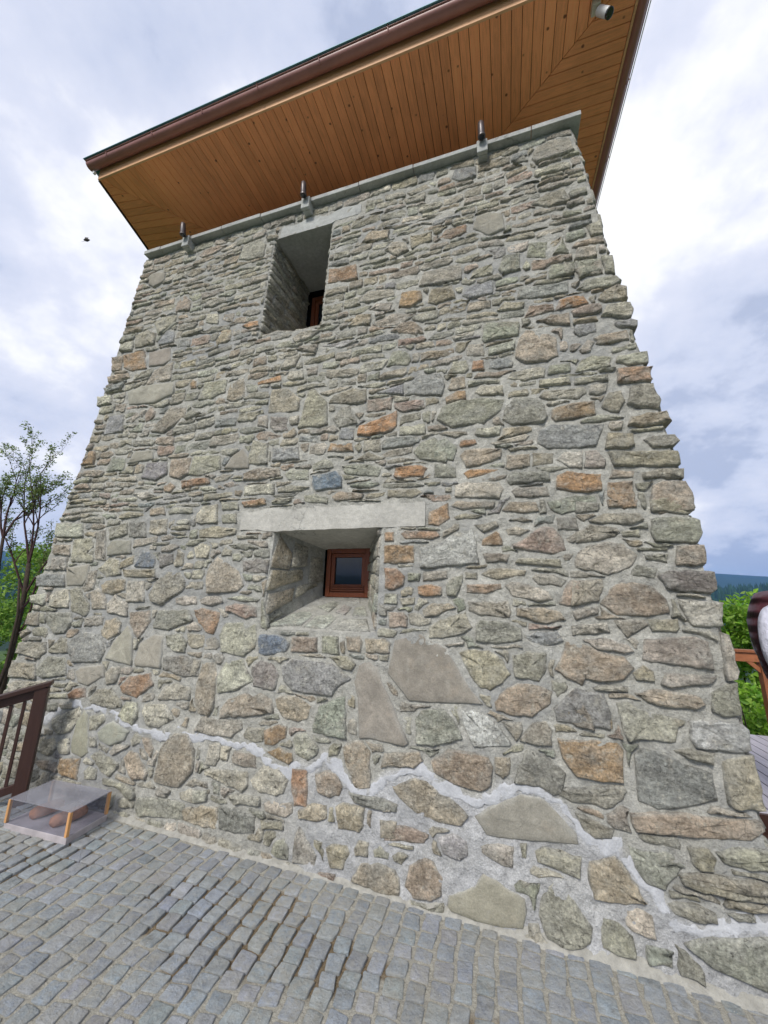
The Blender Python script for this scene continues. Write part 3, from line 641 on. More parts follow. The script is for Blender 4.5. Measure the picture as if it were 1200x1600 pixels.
('w',[-350,3832,-150,3853,-164,3799,-336,3796]),
('O',[-191,3459,-176,3556,-94,3540,-91,3448]),
('b',[-59,3457,-32,3528,103,3539,136,3480,122,3438,-11,3440]),
('g',[-385,3471,-338,3572,-233,3575,-209,3485,-248,3446]),
('w',[81,3328,120,3394,307,3411,363,3393,346,3310,208,3299]),
('g',[369,3327,386,3403,536,3403,534,3319]),
('g',[555,3315,618,3415,695,3442,806,3399,797,3318,586,3302]),
('g',[605,3504,666,3578,717,3552,677,3474,623,3464]),
('w',[301,3233,310,3288,519,3279,525,3216,362,3223]),
('w',[545,3206,550,3260,769,3255,769,3208,576,3201]),
('g',[300,3143,337,3186,606,3182,616,3127,565,3082,353,3108]),
('w',[636,3111,649,3189,761,3183,749,3119,680,3090]),
('w',[-170,3253,-126,3312,43,3284,45,3197,-128,3217]),
('o',[-399,3186,-405,3246,-302,3289,-239,3279,-240,3198]),
('t',[-385,3318,-352,3419,-249,3423,-238,3309,-366,3300]),
('n',[-476,3050,-431,3161,-278,3197,-104,3199,55,3153,22,3067,-111,2974,-355,2964]),
('n',[25,2984,59,3103,131,3162,278,3140,329,3077,343,2968,318,2919,96,2927]),
('r',[370,2964,380,3029,521,3062,666,3053,654,2939,509,2926,394,2928]),
('w',[-179,2887,-160,2932,16,2931,8,2858,-162,2864]),
('g',[-456,2920,-405,2942,-232,2921,-227,2886,-331,2870]),
('O',[-301,2805,-282,2851,-174,2845,-163,2804,-283,2783]),
('w',[-70,2794,182,2850,214,2827,178,2792,-24,2775]),
('b',[263,2757,276,2859,359,2900,705,2856,639,2704,529,2691,324,2706]),
('w',[54,2741,241,2747,261,2719,75,2713]),
('n',[-493,2716,-481,2852,-405,2886,-313,2793,-345,2682]),
('t',[-296,2711,-259,2760,-94,2763,20,2744,5,2668,-156,2619,-250,2621]),
('n',[-492,2549,-492,2662,-394,2660,-327,2621,-322,2542]),
('O',[-274,2571,-215,2598,-9,2587,-16,2556,-240,2523]),
('t',[35,2589,51,2690,205,2687,204,2581,57,2569]),
('t',[214,2580,226,2685,363,2677,357,2598]),
('w',[380,2620,426,2677,557,2670,534,2540,456,2553]),
('w',[549,2545,566,2663,635,2668,685,2591,670,2534]),
('n',[37,2502,78,2554,207,2550,321,2528,327,2468,62,2451]),
('O',[358,2406,370,2500,433,2531,646,2490,638,2376,555,2359,450,2377]),
('w',[-335,2378,-334,2479,-240,2498,-14,2481,17,2418,-19,2359]),
('g',[65,2402,93,2431,303,2422,313,2351,89,2353]),
('n',[331,2258,356,2325,477,2352,592,2340,610,2244]),
('g',[700,2996,752,3105,832,3105,852,3025,802,2937,745,2951]),
('g',[568,4379,635,4324,643,4221,555,4222]),
('g',[655,4351,832,4329,830,4198,667,4164]),
('g',[845,4341,921,4317,917,4139,850,4175]),
('g',[634,4060,712,4151,922,4130,947,4067,888,4029,700,4034]),
('t',[773,3928,796,3984,922,4043,971,3998,973,3890,818,3885]),
('O',[494,3906,513,3997,608,4019,685,3991,716,3912,596,3896]),
('w',[784,3772,827,3868,985,3856,1003,3792,977,3710]),
('b',[859,3680,966,3706,1013,3672,994,3605,886,3644]),
('b',[576,3672,603,3725,735,3724,742,3634,615,3611]),
('w',[830,3346,847,3398,1037,3400,1029,3301,896,3306]),
('o',[815,3174,834,3291,1049,3277,1023,3151,879,3163]),
('n',[858,2998,895,3134,973,3140,1028,3124,1062,2993,1039,2934,921,2958]),
('t',[842,2826,865,2897,1083,2916,1097,2830,910,2806]),
('w',[723,2841,737,2877,823,2866,806,2806,738,2802]),
('t',[690,2674,713,2793,869,2774,866,2679,817,2661]),
('g',[916,2709,975,2738,1101,2735,1120,2686,1079,2645,963,2651]),
('t',[701,2649,906,2634,1101,2620,1099,2519,980,2513,727,2541]),
('t',[689,2452,715,2519,843,2496,828,2452]),
('g',[877,2482,978,2496,1116,2490,1106,2425,880,2437]),
('o',[661,2330,677,2430,825,2430,819,2244,747,2237]),
('t',[899,2283,927,2389,984,2418,1111,2403,1136,2322,1126,2208,935,2196]),
('g',[-4184,5476,-4205,5640,-4090,5659,-3930,5597,-3930,5455,-4071,5406]),
('t',[-3445,5720,-3391,5807,-3202,5822,-3025,5763,-3153,5703,-3386,5676]),
('g',[-2809,5467,-2781,5681,-2565,5707,-2461,5597,-2473,5408,-2690,5417]),
('g',[-2882,4610,-2856,4691,-2726,4681,-2722,4549]),
('w',[-3102,4618,-3110,4754,-2952,4737,-2918,4574]),
('o',[-2876,4372,-2852,4462,-2733,4445,-2708,4314]),
('n',[-3152,4498,-2999,4550,-2782,4531,-2768,4464,-3023,4458]),
('O',[-2580,4452,-2507,4498,-2386,4490,-2367,4420,-2513,4416]),
('g',[-3901,4807,-3797,4877,-3551,4863,-3570,4752,-3747,4609]),
('p',[-3609,4901,-3629,5073,-3525,5143,-3399,5013,-3388,4869]),
('g',[-3179,4862,-3129,4942,-2908,4952,-2871,4874,-3063,4844]),
('t',[-3092,5863,-2955,5880,-2878,5841,-2961,5792]),
('g',[-3578,5454,-3499,5532,-3298,5496,-3286,5442,-3466,5396]),
('g',[-797,5734,-597,5789,-546,5699,-744,5678]),
('w',[-824,5642,-595,5651,-605,5538,-792,5578]),
('b',[-341,5747,-305,5851,-95,5807,-99,5658,-260,5661]),
('g',[-147,5000,-111,5138,-3,5157,121,5080,134,4898,-12,4863]),
('g',[368,5103,493,5186,647,5167,682,5022,501,5022]),
('g',[-997,5017,-926,5103,-802,5061,-750,4935,-869,4897]),
('t',[-755,5123,-529,5106,-528,4983,-726,4943]),
('o',[-459,4989,-402,5092,-200,5079,-202,4975,-357,4939]),
('o',[-1601,4764,-1606,4955,-1297,4924,-1270,4730]),
('t',[-1264,5202,-1193,5326,-958,5275,-979,5169]),
('g',[-646,4463,-604,4621,-251,4627,-254,4433,-490,4432]),
('g',[-191,4415,-148,4512,18,4543,13,4409]),
('t',[-565,4247,-534,4403,-339,4389,-309,4233,-489,4214]),
('o',[-834,4262,-806,4451,-623,4414,-610,4286,-731,4236]),
('g',[-1236,4423,-1145,4545,-902,4506,-875,4413,-1136,4397]),
('w',[-1131,4310,-1063,4377,-895,4348,-915,4255]),
('b',[-256,4245,-193,4321,10,4343,5,4200,-196,4190]),
('b',[193,4099,217,4193,588,4163,579,4055,302,4057]),
('n',[54,4450,99,4572,238,4582,238,4394,91,4385]),
('g',[292,4510,321,4664,472,4639,440,4463]),
('n',[442,4230,471,4375,649,4345,638,4223,460,4225]),
('w',[651,4370,679,4477,817,4456,814,4343]),
('g',[519,4516,583,4628,623,4456,497,4471]),
('p',[470,3905,514,4013,686,4002,711,3913,574,3902]),
('p',[237,3891,280,4001,459,3979,462,3907,363,3884]),
('t',[27,4017,97,4086,246,4047,243,3987,93,3988]),
('t',[-218,4066,-196,4151,-17,4129,-20,4054,-158,4051]),
('p',[323,3823,433,3867,570,3856,569,3741,408,3779]),
('p',[-904,4008,-839,4073,-705,4081,-616,3994,-593,3920]),
('g',[-95,3849,-63,3915,199,3864,194,3782]),
('t',[-1329,4161,-1251,4283,-1092,4258,-1109,4137]),
('g',[-1074,4156,-890,4207,-662,4151,-794,4062,-1024,4090]),
('g',[404,5677,455,5817,583,5854,742,5807,763,5604,441,5596]),
('n',[235,5690,345,5754,372,5660,277,5671]),
('t',[165,5591,359,5633,366,5566,183,5519]),
('g',[-217,5414,-39,5389,-41,5327,-218,5335]),
('g',[642,4271,836,4311,837,4163,686,4183]),
('g',[771,4696,882,4736,882,4577,795,4581]),
('t',[-145,4622,-19,4666,21,4625,-125,4602])]
BAND = [-3995,501,-3894,550,-3699,658,-3560,702,-3359,672,-3175,666,-3083,604,-2918,576,-2750,571,-2577,530,-2531,596,-2476,624,-2325,576,-2177,577,-1962,576,-1824,573,-1709,527,-1585,480,-1480,451,-1426,510,-1340,508,-1216,580,-1130,536,-1066,463,-1007,422,-897,413,-796,527,-692,559,-539,589,-488,545,-362,505,-259,464,-186,484,-75,564,23,586,134,587,215,553,268,501,303,456,360,393,434,378,506,419,499,387,534,321,585,262,645,228,669,174,725,128,821,117,935,146,1012,177,1119,193]
COLS = {'g': (0.395, 0.375, 0.302), 'n': (0.345, 0.350, 0.288), 'b': (0.315, 0.322, 0.308), 'B': (0.205, 0.245, 0.305), 't': (0.41, 0.362, 0.275),
        'o': (0.40, 0.275, 0.175), 'O': (0.47, 0.285, 0.155), 'w': (0.50, 0.475, 0.385), 'W': (0.53, 0.53, 0.51), 'd': (0.275, 0.265, 0.237),
        'p': (0.40, 0.325, 0.255), 'r': (0.40, 0.295, 0.19), 'G': (0.262, 0.25, 0.20)}
WEIGHT_HI = 'ggggntttwwbgpggg'; WEIGHT_LO = 'gggnttwwwgbgpgng'
D0, TY = 2.62, 0.06
def wy(z): return D0+TY*z
XL = [(-1.2, -4.66), (-0.3, -4.61), (0.92, -4.55), (1.47, -4.53), (2.47, -4.51), (3.07, -4.43), (4.15, -4.41), (5.2, -4.385), (6.1, -4.375)]
XR = [(-1.2, 1.22), (-0.3, 1.18), (0.64, 1.135), (1.26, 1.135), (1.89, 1.115), (2.55, 1.07), (3.14, 1.015), (4.15, 0.90), (5.16, 0.84), (6.1, 0.75)]
def pl(tab, z): return float(np.interp(z, [a for a, b in tab], [b for a, b in tab]))
OPU = (-2.355, -1.63, 4.25, 5.62); OPL = (-1.85, -0.90, 1.385, 2.186)
ZTOP = 5.955

def stone_mesh(mb, poly, proud, col, npts, rough=1.0, deep=0.03, frame=None, seed=0.0):
    """poly in (u,v); frame(u,v,h) -> 3D point"""
    P = [Vector(p) for p in poly]
    A = sum(P[i].x*P[(i+1) % len(P)].y-P[(i+1) % len(P)].x*P[i].y for i in range(len(P)))
    if A < 0: P.reverse()
    A = abs(A)/2
    if A < 2e-4: return
    n = len(P); L = [(P[(i+1) % n]-P[i]).length for i in range(n)]; T = sum(L)
    if T <= 0: return
    pts = []
    for k in range(npts):
        d = T*k/npts; i = 0
        while i < n-1 and d > L[i]: d -= L[i]; i += 1
        pts.append(P[i].lerp(P[(i+1) % n], min(1, d/max(L[i], 1e-6))))
    # keep true corners where a sample is near one
    for p in P:
        j = min(range(npts), key=lambda q: (pts[q]-p).length); pts[j] = pts[j].lerp(p, 0.93)
    c = sum(pts, Vector((0, 0)))/npts
    h = 2*A/T
    j = min(0.006, 0.12*h)*rough
    pts = [p+Vector((nz(p.x*23, p.y*23, seed), nz(p.x*23, p.y*23, seed+9)))*j*1.6 for p in pts]
    def inset(ps, d):
        o = []
        for i in range(npts):
            t = (ps[(i+1) % npts]-ps[i-1])
            if t.length < 1e-7: o.append(ps[i]); continue
            t.normalize(); o.append(ps[i]+Vector((-t.y, t.x))*d)
        return o
    b = min(0.010, 0.28*h)
    r1 = inset(pts, -min(0.004, .05*h)); r2 = pts; r3 = inset(pts, b*0.55); r4 = inset(pts, b*1.1)
    fine = npts >= 18; fr_l = (0.80, 0.55, 0.28) if fine else (0.55,)
    tilt = (rnd.uniform(-.25, .25)*rough, rnd.uniform(-.5, .12)*rough)
    def hh(p, f):
        q = p-c; e = proud*f*(1+0.35*rough*nz(p.x*9, p.y*17, seed+3))+f*rough*(0.006*nz(p.x*22, p.y*34, seed)+0.004*nz(p.x*60, p.y*80, seed+2))
        return e+(q.x*tilt[0]*0.16+q.y*tilt[1]*0.22)*f
    rings = [[frame(p.x, p.y, -deep) for p in r1], [frame(p.x, p.y, hh(p, 0.55)) for p in r2], [frame(p.x, p.y, hh(p, 0.86)) for p in r3],
             [frame(p.x, p.y, hh(p, 1.0)) for p in r4]]
    jz = .005*rough
    for f_ in fr_l:
        rr = [c+(p-c)*f_+Vector((rnd.uniform(-.1, .1), rnd.uniform(-.1, .1)))*h*.25*f_ for p in r4]
        rings.append([frame(p.x, p.y, hh(p, 1.06)+rnd.uniform(-jz, jz)) for p in rr])
    vs_ = [q for r in rings for q in r]+[frame(c.x, c.y, hh(c, 1.08))]
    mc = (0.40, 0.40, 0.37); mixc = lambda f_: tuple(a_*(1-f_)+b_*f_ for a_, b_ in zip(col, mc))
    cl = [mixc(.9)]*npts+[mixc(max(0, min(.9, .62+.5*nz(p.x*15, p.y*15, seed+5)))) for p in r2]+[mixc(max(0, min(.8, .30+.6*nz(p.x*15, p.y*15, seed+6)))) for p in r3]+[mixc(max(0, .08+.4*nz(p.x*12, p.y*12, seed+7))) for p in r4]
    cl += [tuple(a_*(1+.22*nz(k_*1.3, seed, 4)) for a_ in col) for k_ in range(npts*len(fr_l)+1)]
    fs_ = []; nr_ = len(rings)
    for r in range(nr_-1):
        for k in range(npts):
            fs_.append((r*npts+k, r*npts+(k+1) % npts, (r+1)*npts+(k+1) % npts, (r+1)*npts+k))
    for k in range(npts): fs_.append(((nr_-1)*npts+k, (nr_-1)*npts+(k+1) % npts, nr_*npts))
    mb.add(vs_, fs_, cl)
def front_frame(u, v, h): return (u, wy(v)-h, v)
def jit(col, a=0.12):
    g = 1+rnd.uniform(-a, a); return tuple(max(0.02, c*g*(1+rnd.uniform(-.04, .04))) for c in col)

# ------------------------------------------------------------------ fill the rest of the front face with courses of small stones
RES = 0.01; U0, V0 = -4.9, -0.45; NU, NV = 640, 642
lab = np.zeros((NV, NU), dtype=np.int32)
uu = U0+(np.arange(NU)+.5)*RES; vv_ = V0+(np.arange(NV)+.5)*RES
xl = np.array([pl(XL, v) for v in vv_]); xr = np.array([pl(XR, v) for v in vv_])
lab[(uu[None, :] < xl[:, None]+0.005) | (uu[None, :] > xr[:, None]+0.0)] = -1
lab[vv_ > ZTOP-0.02, :] = -1
def rect(x0, x1, z0, z1, val=-1):
    lab[np.ix_((vv_ > z0) & (vv_ < z1), (uu > x0) & (uu < x1))] = val
rect(OPU[0]-.01, OPU[1]+.01, OPU[2]-.01, OPU[3]+.01); rect(OPL[0]-.01, OPL[1]+.01, OPL[2]-.01, OPL[3]+.01)
rect(-2.25, -0.53, 2.165, 2.39); rect(-2.30, -1.25, 5.60, 5.80)
def stamp(poly, val, grow=0.014):
    P = np.array(poly); c = P.mean(0); d = P-c; ln = np.linalg.norm(d, axis=1, keepdims=True); P = c+d*(1+grow/np.maximum(ln, 1e-4))
    i0, j0 = int((P[:, 0].min()-U0)/RES)-1, int((P[:, 1].min()-V0)/RES)-1; i1, j1 = int((P[:, 0].max()-U0)/RES)+2, int((P[:, 1].max()-V0)/RES)+2
    i0, j0 = max(i0, 0), max(j0, 0); i1, j1 = min(i1, NU), min(j1, NV)
    if i1 <= i0 or j1 <= j0: return
    X, Y = np.meshgrid(uu[i0:i1], vv_[j0:j1]); ins = np.zeros(X.shape, bool)
    n = len(P)
    for k in range(n):
        x1, y1 = P[k]; x2, y2 = P[(k+1) % n]
        if abs(y1-y2) < 1e-9: continue
        cr_ = ((y1 > Y) != (y2 > Y)) & (X < (x2-x1)*(Y-y1)/(y2-y1)+x1); ins ^= cr_
    sub = lab[j0:j1, i0:i1]; sub[ins] = val
for k_ in range(0, len(BAND)-2, 2):
    for q_ in range(12):
        bx, bz = BAND[k_]/1000*(1-q_/12)+BAND[k_+2]/1000*q_/12, BAND[k_+1]/1000*(1-q_/12)+BAND[k_+3]/1000*q_/12
        rect(bx-.04, bx+.04, bz-.045, bz+.045)
hand = []
for cc, fl in STONES:
    p = [(fl[i]/1000, fl[i+1]/1000) for i in range(0, len(fl), 2)]; hand.append((cc, p)); stamp(p, -2)
frnd = random.Random(3); fills = []; nid = 1
v = V0
WEIGHT_HI = 'ggggntttwwbgpggg'; WEIGHT_LO = 'gggnttwwwgbgpgng'
while v < ZTOP:
    hgt = frnd.choice((frnd.uniform(0.045, 0.075), frnd.uniform(0.07, 0.13))) if v > 2.3 else frnd.uniform(0.07, 0.14)
    if v > 4.2: hgt = frnd.choice((frnd.uniform(0.055, 0.08), frnd.uniform(0.06, 0.09), frnd.uniform(0.10, 0.14)))
    u = -4.95+frnd.uniform(0, .1)
    while u < 1.4:
        wd = frnd.uniform(0.08, 0.34) if v > 2.3 else frnd.uniform(0.09, 0.24); sl = frnd.uniform(-.09, .09)
        s0 = frnd.uniform(-.016, .016); h2 = hgt*frnd.uniform(0.75, 1.05)
        i0, i1 = max(0, int((u-U0)/RES)), min(NU, int((u+wd-U0)/RES))
        for i in range(i0, i1):
            w0 = 0.05*nz(uu[i]*1.1, v*1.5, 5)+s0+sl*(uu[i]-u)
            j0, j1 = int((v+w0-V0)/RES), int((v+w0+h2-V0)/RES); j0 = max(0, j0); j1 = min(NV, j1)
            col_ = lab[j0:j1, i]; col_[col_ == 0] = nid
        nid += 1; u += wd
    v += hgt
def cells():
    ys, xs = np.nonzero(lab > 0); ids = lab[ys, xs]; order = np.argsort(ids, kind='stable'); ys, xs, ids = ys[order], xs[order], ids[order]
    cuts = np.nonzero(np.diff(ids))[0]+1
    for a, b in zip(np.r_[0, cuts], np.r_[cuts, len(ids)]): yield int(ids[a]), xs[a:b], ys[a:b]
for id_, xs, ys in cells():
    if len(xs) < 9: continue
    cx, cy = xs.mean(), ys.mean()
    k = np.argmin((xs-cx)**2+(ys-cy)**2); cx, cy = xs[k], ys[k]
    hx = max(2.0, np.ptp(xs)/2); hy = max(1.5, np.ptp(ys)/2); poly = []
    for a in range(12):
        an = 2*math.pi*a/12+0.26; dx, dy = math.cos(an)*hx, math.sin(an)*hy; m_ = math.hypot(dx, dy); dx /= m_; dy /= m_
        t = 0.0
        while t < 40:
            X_, Y_ = int(cx+dx*(t+.5)+.5), int(cy+dy*(t+.5)+.5)
            if X_ < 0 or Y_ < 0 or X_ >= NU or Y_ >= NV or lab[Y_, X_] != id_: break
            t += 0.5
        t = max(0.3, t-0.25+frnd.uniform(-.2, .1))
        poly.append((uu[cx]+dx*t*RES, vv_[cy]+dy*t*RES))
    A = abs(sum(poly[i][0]*poly[(i+1) % 12][1]-poly[(i+1) % 12][0]*poly[i][1] for i in range(12)))/2
    if A > (0.0022 if vv_[cy] < 2.3 else 0.0020): fills.append((A, poly))
def area(p): return abs(sum(p[i][0]*p[(i+1) % len(p)][1]-p[(i+1) % len(p)][0]*p[i][1] for i in range(len(p))))/2

# ------------------------------------------------------------------ tower
tower = thing('stone_tower', 'battered rubble stone tower with two small window openings under a wide wooden eaves roof', 'tower', (-1.7, 5.4, 0))
def child(o): return o
BX = [BAND[k]/1000 for k in range(0, len(BAND), 2)]; BZ = [BAND[k+1]/1000 for k in range(0, len(BAND), 2)]
def zone(x, z):
    o_ = sorted(zip(BX, BZ)); bz_ = float(np.interp(x, [a for a, b in o_], [b for a, b in o_]))
    return max(0, min(1, (x+1.7)/.5))*max(0, min(1, (bz_+.06-z)/.06+.2*nz(x*6, z*6, 2)))
# mortar wall
def lines(brk, step):
    o = []
    for a, b in zip(brk[:-1], brk[1:]):
        n = max(1, round((b-a)/step)); o += [a+(b-a)*i/n for i in range(n)]
    return o+[brk[-1]]
xs_ = lines([-4.70, OPU[0], OPL[0], OPU[1], OPL[1], 1.26], 0.022); zs_ = lines([-1.2, OPL[2], OPL[3], OPU[2], OPU[3], ZTOP], 0.022)
mw = MB(); idx = {}
for j, z in enumerate(zs_):
    a, b = pl(XL, z), pl(XR, z)
    for i, x in enumerate(xs_):
        xc = min(max(x, a), b)
        h = 0.010+0.012*nz(xc*7, z*9, 1)+0.008*nz(xc*24, z*28, 2)+0.004*nz(xc*60, z*60, 4)
        zb = 0.42-0.28*xc if xc > -1.3 else -9    # newer, fuller mortar low down
        if -1.3 < xc: h += 0.010*max(0, min(1, (0.30-z-0.12*xc)/0.1+0.5))
        edge = (abs(x-OPU[0]) < 1e-6 or abs(x-OPU[1]) < 1e-6) and OPU[2]-.01 < z < OPU[3]+.01 or (abs(x-OPL[0]) < 1e-6 or abs(x-OPL[1]) < 1e-6) and OPL[2]-.01 < z < OPL[3]+.01
        idx[i, j] = len(mw.v); k_ = zone(xc, z)*(.8+.4*nz(xc*3, z*3, 8)); mw.v.append((xc, wy(z)-(0 if edge else h), z)); mw.c.append((1+.10*k_, 1+.13*k_, 1+.28*k_))
for j in range(len(zs_)-1):
    zc = (zs_[j]+zs_[j+1])/2; a, b = pl(XL, zc), pl(XR, zc)
    for i in range(len(xs_)-1):
        xc = (xs_[i]+xs_[i+1])/2
        if xs_[i+1] <= a or xs_[i] >= b: continue
        if (OPU[0] < xc < OPU[1] and OPU[2] < zc < OPU[3]) or (OPL[0] < xc < OPL[1] and OPL[2] < zc < OPL[3]): continue
        mw.f.append((idx[i, j], idx[i+1, j], idx[i+1, j+1], idx[i, j+1])); mw.m.append(0)
wall = mw.build('front_wall', MORTAR, tower, smooth=True)

# all front stones: the 300 largest become objects
allst = [(area(p), cc, p, True) for cc, p in hand]
for A, p in fills:
    z = sum(q[1] for q in p)/len(p)
    allst.append((A, frnd.choice(WEIGHT_HI if z > 2.3 else WEIGHT_LO), p, False))
allst.sort(key=lambda t: -t[0])
small = MB(); cnt = 0
allst = [t_ for t_ in allst if t_[3] or not (zone(sum(q[0] for q in t_[2])/len(t_[2]), sum(q[1] for q in t_[2])/len(t_[2])) > .5 and frnd.random() < .65)]
for A, cc, p, isH in allst:
    cx = sum(q[0] for q in p)/len(p); cz = sum(q[1] for q in p)/len(p)
    edge = cx < pl(XL, cz)+0.22 or cx > pl(XR, cz)-0.30
    hi = cz > 2.3
    proud = (rnd.uniform(0.020, 0.032) if hi else rnd.uniform(0.021, 0.031))
    if cz > 4.3: proud = rnd.uniform(0.018, 0.032)
    rough = 1.0; mat = STONE
    if not isH: proud *= 0.85
    if cc == 'G': proud, rough, mat = 0.022, 0.35, FLAT
    elif cc == 'b' and A > 0.03: proud, rough = 0.028, 0.6
    if cx > -1.3 and cz < 0.30-0.12*cx: proud = rnd.uniform(0.030, 0.036)
    if isH and cc in 'gn' and A > 0.035 and rnd.random() < 0.2: mat = FLAT
    col = jit(COLS[cc], 0.12)
    if mat is FLAT: rough = .4
    if mat is FLAT and cc != 'G': col = tuple(c*.74 for c in col)
    if edge: proud += 0.008
    if cnt < 300:
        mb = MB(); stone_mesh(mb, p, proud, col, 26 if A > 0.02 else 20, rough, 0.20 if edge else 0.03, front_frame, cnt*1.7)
        if not mb.v: continue
        mb.build('stone', mat, wall, smooth=True, origin=(cx, wy(cz), cz)); cnt += 1
    else:
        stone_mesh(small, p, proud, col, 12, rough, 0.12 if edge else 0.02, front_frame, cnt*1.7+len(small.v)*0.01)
small.build('small_stones', STONE, wall, smooth=True, kind='stuff')

# pale repaired joint running down across the wall
bd = MB(); pts = []
for k in range(0, len(BAND)-2, 2):
    a = Vector((BAND[k]/1000, BAND[k+1]/1000)); b = Vector((BAND[k+2]/1000, BAND[k+3]/1000)); n = max(1, int((b-a).length/0.012))
    pts += [a.lerp(b, i/n) for i in range(n)]
NB = 7; rows = []
for k, p in enumerate(pts):
    t = (pts[min(k+3, len(pts)-1)]-pts[max(k-3, 0)]).normalized(); nrm = Vector((-t.y, t.x))
    w0 = max(.003, 0.030+0.060*nz(k*0.06, 1)+0.030*nz(k*0.23, 2)+.014*nz(k*.7, 3)); w1 = max(.003, 0.030+0.060*nz(k*0.055, 7)+0.030*nz(k*0.25, 8)+.014*nz(k*.7, 9))
    if p.x > -1.5: w0 *= 1.15; w1 *= 1.15
    row = []
    for q in range(NB):
        s_ = -1+2*q/(NB-1); off = s_*(w0 if s_ < 0 else w1); pp = p+nrm*off
        hgt = 0.011*(1-s_**6)-0.006+0.004*nz(pp.x*12, pp.y*12, 3)+0.003*nz(pp.x*40, pp.y*40, 3)
        hgt += 0.0105+(.008*max(0, min(1, (0.30-pp.y-0.12*pp.x)/0.1+0.5)) if pp.x > -1.3 else 0)
        row.append((pp.x, wy(pp.y)-hgt, pp.y))
    rows.append(row)
bv = [q for r in rows for q in r]
bf = [(k*NB+q, (k+1)*NB+q, (k+1)*NB+q+1, k*NB+q+1) for k in range(len(rows)-1) for q in range(NB-1)]
bd.add(bv, bf); bd.build('pale_mortar_joint', WHITE, wall, smooth=True)

# side and back walls with simple coursed stones
BK = 8.0
sw = MB()
def side_y(z): return wy(z), BK-TY*z
for tab, sgn in ((XL, -1), (XR, 1)):
    zz_ = [a for a, b in tab if a < ZTOP]+[ZTOP]
    vs2 = []; 
    for z in zz_:
        x = pl(tab, z); vs2 += [(x, wy(z), z), (x, BK-TY*z, z)]
    fs2 = [(2*k, 2*k+1, 2*k+3, 2*k+2) if sgn > 0 else (2*k, 2*k+2, 2*k+3, 2*k+1) for k in range(len(zz_)-1)]
    sw.add(vs2, fs2)
zz_ = [-1.2, 1, 2.5, 4, ZTOP]
vs2 = []
for z in zz_: vs2 += [(pl(XL, z), BK-TY*z, z), (pl(XR, z), BK-TY*z, z)]
sw.add(vs2, [(2*k, 2*k+2, 2*k+3, 2*k+1) for k in range(len(zz_)-1)])
sw.add([(pl(XL, ZTOP), wy(ZTOP), ZTOP), (pl(XR, ZTOP), wy(ZTOP), ZTOP), (pl(XR, ZTOP), BK-TY*ZTOP, ZTOP), (pl(XL, ZTOP), BK-TY*ZTOP, ZTOP)], [(0, 1, 2, 3)])
side = sw.build('side_walls', MORTAR, tower)
ss = MB()
for tab, sgn in ((XL, -1), (XR, 1)):
    z = -0.3
    while z < ZTOP-0.12:
        hh_ = rnd.uniform(0.08, 0.17); y = wy(z)+0.02
        while y < BK-TY*z-0.2:
            wd = rnd.uniform(0.16, 0.42)
            fr = (lambda u, v_, h, tab=tab, sgn=sgn: (pl(tab, v_)+sgn*h, u, v_))
            po = [(y, z+.01), (y+wd*.5, z+rnd.uniform(0, .02)), (y+wd-.02, z+.01), (y+wd-.02, z+hh_-.01), (y+wd*.4, z+hh_-rnd.uniform(0, .02)), (y, z+hh_-.012)]
            if sgn < 0: pass
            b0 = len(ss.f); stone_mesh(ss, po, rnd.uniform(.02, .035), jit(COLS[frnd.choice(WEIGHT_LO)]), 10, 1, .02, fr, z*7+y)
            if sgn < 0: ss.f[b0:] = [tuple(reversed(f)) for f in ss.f[b0:]]
            y += wd
        z += hh_
ss.build('side_stones', STONE, side, smooth=True, kind='stuff')

# ---- window openings
def quad_frame(A, B, Cc, Dd):
    """A,B bottom front/back, Cc,Dd top back/front ; u along A->B, v along A->D ; h towards the opening"""
    A, B, Cc, Dd = map(Vector, (A, B, Cc, Dd)); n = (B-A).cross(Dd-A).normalized()
    def fr(u, v_, h, s=1):
        return (A*(1-u)*(1-v_)+B*u*(1-v_)+Cc*u*v_+Dd*(1-u)*v_)+n*h
    return fr
def reveal(name, A, B, Cc, Dd, flip=False, n=14, mat=None, parent=None):
    fr = quad_frame(A, B, Cc, Dd); mb = MB(); vs_ = []; fs_ = []
    for j in range(n+1):
        for i in range(n+1):
            u, v_ = i/n, j/n; e = 0 if i in (0, n) or j in (0, n) else 0.008*nz(i*.7, j*.7, len(name)); vs_.append(fr(u, v_, e))
    for j in range(n):
        for i in range(n):
            f = (j*(n+1)+i, j*(n+1)+i+1, (j+1)*(n+1)+i+1, (j+1)*(n+1)+i); fs_.append(f)
    mb.add(vs_, fs_); return mb.build(name, mat or MORTAR, parent or tower, smooth=True), fr
def reveal_stones(fr, W_, H_, rows, wmin, wmax, parent, pr=(0.015, 0.03), skip=0.0, obj=True):
    z = 0.01
    while z < H_-0.03:
        hh_ = rnd.uniform(*rows); hh_ = min(hh_, H_-z)
        u = -0.005
        while u < W_-0.05:
            wd = min(rnd.uniform(wmin, wmax), W_-u)
            if wd > 0.05 and rnd.random() >= skip:
                po = [(u+.004, z+.006), (u+wd*.5, z+rnd.uniform(0, .012)), (u+wd-.012, z+.006), (u+wd-.012, z+hh_-.008), (u+wd*.4, z+hh_-rnd.uniform(0, .012)), (u+.004, z+hh_-.01)]
                f2 = lambda a, b, h: fr(a/W_, b/H_, h)
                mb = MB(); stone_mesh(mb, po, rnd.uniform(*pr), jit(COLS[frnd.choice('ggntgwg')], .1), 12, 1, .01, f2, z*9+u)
                if mb.v:
                    c0 = Vector(f2(u+wd/2, z+hh_/2, 0)); mb.build('stone', STONE, parent, smooth=True, origin=c0)
            u += wd
        z += hh_
